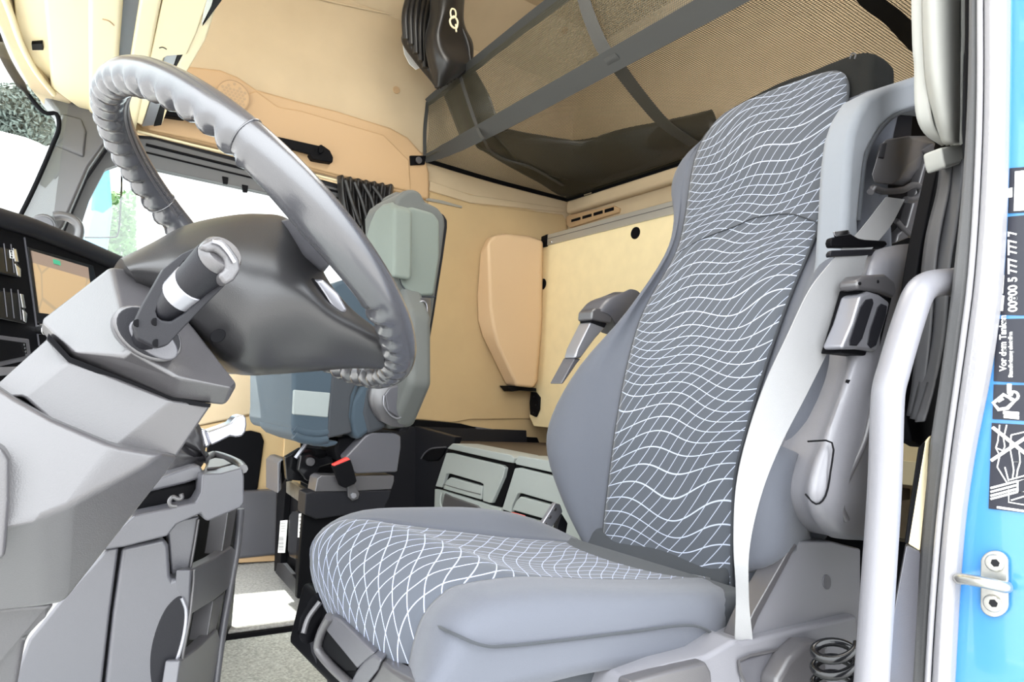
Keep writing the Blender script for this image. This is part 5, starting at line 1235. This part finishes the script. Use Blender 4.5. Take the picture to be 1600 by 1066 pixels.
# ================================================================== RIGHT SIDE: GRAB RAIL, STRIKER, STICKERS, COIL
struct(prism('trim_25', px_poly([(1500, -500), (1524, -500), (1517, 300), (1492, 450), (1457, 680), (1442, 700), (1425, 690), (1404, 600), (1440, 380), (1466, 262), (1498, 230)], Y=.485), V(0, .02, 0), 'plastic_black', bevel=.003))
gr = thing('grab_rail', 'long bent grey grab rail beside the driver seat at the door opening', 'rail', P(1370, 1060, Y=.40))
rp_ = [(1492, 440, .405), (1476, 441, .40), (1450, 446, .398), (1434, 462, .396), (1420, 500, .395), (1406, 545, .395), (1396, 580, .395), (1389, 606, .395), (1386, 640, .395), (1382, 760, .396), (1373, 900, .397), (1362, 1060, .398), (1358, 1120, .398)]
tube('rail_tube', [P(x, y, Y=Y) for x, y, Y in rp_], .0172, 'plastic_light', gr, n=24, sp=5)
disc('rail_foot', P(1488, 440, Y=.404), V(1, 0, -.02), .019, .012, 'plastic_mid', gr, n=24, bevel=.003)

sk = thing('door_striker', 'steel door striker loop bolted to the blue door pillar', 'striker', P(1555, 912, X=XB - .01))
def S(q, o=0): return P(*q, X=XB - .003 - o)
prism('plate', [S((1556 + 22 * math.cos(t), (880 if math.sin(t) < 0 else 944) + 20 * math.sin(t))) for t in [2 * PI * i / 28 for i in range(28)]], V(-.005, 0, 0), 'steel', sk, bevel=.0015)
tube('loop', [S((1572, 916), .006), S((1570, 918), .022), S((1545, 912), .030), S((1512, 906), .030), S((1500, 905), .026), S((1499, 904), .010), S((1499, 903), -.004)], .0062, 'steel', sk, n=14, sp=5)
for q in ((1555, 880), (1552, 943)):
    disc('bolt_head', S(q, .005), V(-1, 0, 0), .0095, .005, 'steel', sk, n=20, bevel=.002)
    disc('bolt_socket', S(q, .0101), V(-1, 0, 0), .0045, .0006, 'plastic_dark', sk, n=6, bevel=0)
M['sticker'] = mat('sticker_black', (.012, .013, .022), .35)
def sticker(corners, label, grp='black stickers on the blue door pillar'):
    t = thing('sticker', label, 'sticker', P(*corners[0], X=XB - .001), grp)
    prism('sheet', [S(q, -.0022) for q in corners], V(-.0008, 0, 0), 'sticker', t, bevel=0)
    return t
def stroke(t, pts, r=.0007, m='white', closed=False):
    tube('drawn_line', [S(q, -.0006) for q in pts], r, m, t, n=5, sp=0, closed=closed)
def stext(t, s, at, size, up=True, m='white', bold=.0):
    """lettering reading upwards on the jamb"""
    c = bpy.data.curves.new('lettering', 'FONT'); c.body = s; c.size = size; c.extrude = .0002; c.offset = bold
    o = bpy.data.objects.new('lettering', c); COL.objects.link(o)
    bpy.context.view_layer.update()
    dg = bpy.context.evaluated_depsgraph_get(); me = bpy.data.meshes.new_from_object(o.evaluated_get(dg)); bpy.data.objects.remove(o); me.name = 'lettering'
    p = S(at, -.0008)
    for v in me.vertices:
        x, y, z = v.co
        # text x runs up (+Z), text y runs to the left in the picture (+Y), facing -X
        v.co = V(p.x - z, p.y + y, p.z + x)
    ob = link('lettering', me, m, t); return ob
k1 = sticker([(1567, 264), (1640, 258), (1640, 330), (1564, 334)], 'small black and white printed sticker, top one on the blue pillar')
for y in (272, 284, 300, 315): stroke(k1, [(1588, y), (1640, y - 3)], .0018)
prism('white_field', [S(q, -.0007) for q in [(1571, 296), (1582, 293), (1582, 308), (1570, 310)]], V(-.0004, 0, 0), 'white', k1, bevel=0)
prism('white_field', [S(q, -.0007) for q in [(1586, 268), (1640, 262), (1640, 326), (1584, 330)]], V(-.0003, 0, 0), 'white', k1, bevel=0)
k2 = sticker([(1564, 340), (1640, 333), (1640, 494), (1556, 492)], 'black sticker with the long white phone number on the blue pillar')
for a_, b_2 in ((486, 462), (459, 430), (426, 400), (397, 372), (369, 345)): stroke(k2, [(1566 + (a_ - 344) * -.01, a_), (1567, b_2)], .0016)
stext(k2, '00800 5 777 777 7', (1589, 487), .0125, bold=.0003)
k3 = sticker([(1557, 499), (1640, 497), (1640, 600), (1553, 596)], 'black sticker with two lines of white writing below the phone number')
stext(k3, 'Vor dem Tanken', (1572, 580), .0095, bold=.0003)
stext(k3, 'Standheizung abstellen', (1582, 590), .0058, bold=.0002)
k4 = sticker([(1553, 601), (1640, 603), (1640, 660), (1551, 655)], 'small black sticker with a white tipped cab drawing')
stroke(k4, [(1552, 630), (1568, 617), (1586, 626), (1574, 638), (1560, 640)], .0022, closed=True)
stroke(k4, [(1560, 628), (1568, 623)], .0014); stroke(k4, [(1577, 600), (1577, 614), (1583, 616)], .0026)
stroke(k4, [(1584 + 7 * math.cos(t), 619 + 7 * math.sin(t)) for t in [PI * i / 6 for i in range(12)]], .0016, closed=True)
stext(k4, 'SSS', (1571, 654), .001) if False else None
stroke(k4, [(1568, 645), (1592, 647)], .0022); stroke(k4, [(1569, 651), (1592, 653)], .0022)
k5 = sticker([(1550, 661), (1640, 666), (1640, 806), (1545, 795)], 'large black sticker with a crossed-out chain and lever drawing above the striker')
stroke(k5, [(1551, 668), (1606, 712)], .0020); stroke(k5, [(1549, 720), (1606, 682)], .0020)
for pts in ([(1562, 664), (1559, 690), (1556, 700), (1562, 712), (1558, 730), (1568, 746), (1573, 754)], [(1573, 664), (1568, 685), (1570, 698), (1564, 712)], [(1580, 680), (1606, 674)],
            [(1580, 680), (1578, 700), (1582, 722), (1594, 722), (1592, 700)], [(1582, 722), (1584, 735), (1582, 748)], [(1594, 722), (1590, 735), (1588, 748)], [(1578, 750), (1606, 742)], [(1576, 765), (1576, 785), (1606, 790)],
            [(1580, 782), (1600, 776)], [(1556, 700), (1566, 704)], [(1570, 730), (1576, 752)]):
    stroke(k5, pts, .0008)
for d_y in (0, 6, 12, 17): stroke(k5, [(1548, 763 + d_y), (1590, 752 + d_y)], .0013)
stroke(k5, [(1590, 752), (1604, 748), (1604, 768), (1590, 770)], .001, closed=True)
stroke(k5, [(1558, 793), (1600, 799)], .0014)

co = thing('coiled_hose', 'glossy dark coiled air hose at the foot of the driver seat', 'hose', P(1305, 1040, Y=.45))
pts = []
for k in range(90):
    t = k / 89 * 3.4 * 2 * PI
    pts.append(P(1306 + 34 * math.cos(t), 1005 + k * .95 + 20 * math.sin(t), Y=.46 - .018 * math.sin(t + 1.2)))
tube('coil', pts, .0052, 'gloss_black', co, n=12, sp=0)
# dark recess behind seat, cab side
struct(prism('trim_24', [V(.93, .43, -.05), V(1.25, .43, -.05), V(1.25, .43, 1.15), V(.98, .43, 1.15)], V(0, .012, 0), 'plastic_black', bevel=.004)) if False else None
pt = thing('pillar_liner', 'narrow cream liner strip along the inside of the door pillar', 'trim', P(1430, 800, Y=.40))
prism('liner_strip', px_poly([(1446, 690), (1455, 680), (1437, 862), (1418, 850), (1420, 838)], Y=.405), V(.02, .01, 0), 'cream', pt, bevel=.003)
prism('liner_foot', px_poly([(1416, 852), (1438, 862), (1424, 1110), (1386, 1110), (1396, 960)], Y=.405), V(.02, .01, 0), 'plastic', pt, bevel=.003)
prism('liner_edge', px_poly([(1436, 700), (1446, 690), (1420, 850), (1414, 850), (1424, 780)], Y=.404), V(.02, .01, 0), 'plastic_black', pt, bevel=.002)

# ================================================================== OUTSIDE, SEEN THROUGH THE GLASS
mr = thing('kerb_mirror', 'thin framed rectangular mirror outside the passenger window', 'mirror', P(160, 320, Y=2.75))
tube('mirror_frame', px_poly([(190, 245), (190, 290), (187, 345), (184, 366), (176, 371), (132, 371)], Y=2.75), .003, 'plastic_black', mr, n=8, sp=2)
tube('mirror_stay', [P(186, 248, Y=2.76), P(186, 248, Y=2.76) + V(.03, -.32, .06)], .008, 'plastic_mid', mr, n=8, sp=0)
prism('mirror_arm', px_poly([(176, 240), (192, 246), (190, 256), (176, 254)], Y=2.75), V(0, .03, 0), 'plastic_mid', mr, bevel=.003)
pv = thing('neighbour_truck', 'pale blue side of a vehicle seen through the passenger window', 'vehicle', P(165, 370, Y=4.2))
M['pale_blue'] = mat('pale_blue_paint', (.08, .27, .48), .4)
bs_ = px_poly([(150, 250), (172, 262), (176, 330), (160, 420), (120, 430), (128, 380), (142, 330)], Y=4.2)
bs_[3] = V(bs_[3].x, 4.2, -1.3); bs_[4] = V(bs_[4].x, 4.2, -1.3)
prism('body_side', bs_, V(0, .5, 0), 'pale_blue', pv, bevel=.02)
def shrub(name, quad, Y, m, label, n, s, seed):
    rnd = random.Random(seed); vs = []; fs = []
    x0, y0, x1, y1 = quad
    for i in range(n):
        c = P(rnd.uniform(x0, x1), rnd.uniform(y0, y1), Y=Y + rnd.uniform(0, Y * .12))
        a = Vector((rnd.gauss(0, 1), rnd.gauss(0, 1), rnd.gauss(0, 1))).normalized(); b = a.orthogonal().normalized()
        k = len(vs); vs += [c + a * s, c + b * s * .5, c - a * s, c - b * s * .5]; fs.append([k, k + 1, k + 2, k + 3])
    return tag(mesh(name, vs, fs, m), label, 'plant')
shrub('leafy_bush', (164, 300, 212, 980), 6.0, 'shrub', 'green leafy bush with reddish tips seen through the passenger window', 9000, .03, 5)
M['far_tree'] = mat('far_tree', (.10, .125, .11), .9, noise=.3, nscale=3)
dt_ = shrub('distant_tree', (-60, 132, 95, 226), 14.0, 'far_tree', 'grey-green tree seen through the windscreen', 9000, .06, 6)
M['offwhite'] = mat('offwhite_paint', (.8, .82, .82), .4)
wv_ = thing('white_van', 'white vehicle roof below the tree seen through the windscreen', 'vehicle', P(10, 300, Y=11))
prism('roof_shell', px_poly([(-60, 196), (0, 202), (40, 212), (74, 226), (90, 250), (92, 720), (-60, 735)], Y=11), V(0, 2, 0), 'offwhite', wv_, bevel=.1, seg=4)

WL[dt_.name] = Vector((0, 0, 0))
tc_ = P(20, 200, Y=14.8)
tube('trunk', [V(tc_.x, 14.8, -1.3), V(tc_.x + .1, 14.8, 2.5), V(tc_.x, 14.8, tc_.z)], [.3, .22, .12], 'brown', dt_, n=10)
M['yard'] = mat('yard_concrete', (.30, .30, .295), .9, noise=.12, nscale=2)
struct(mesh('ground', [V(-30, -20, -1.3), V(30, -20, -1.3), V(30, 40, -1.3), V(-30, 40, -1.3)], [[0, 1, 2, 3]], 'yard'))
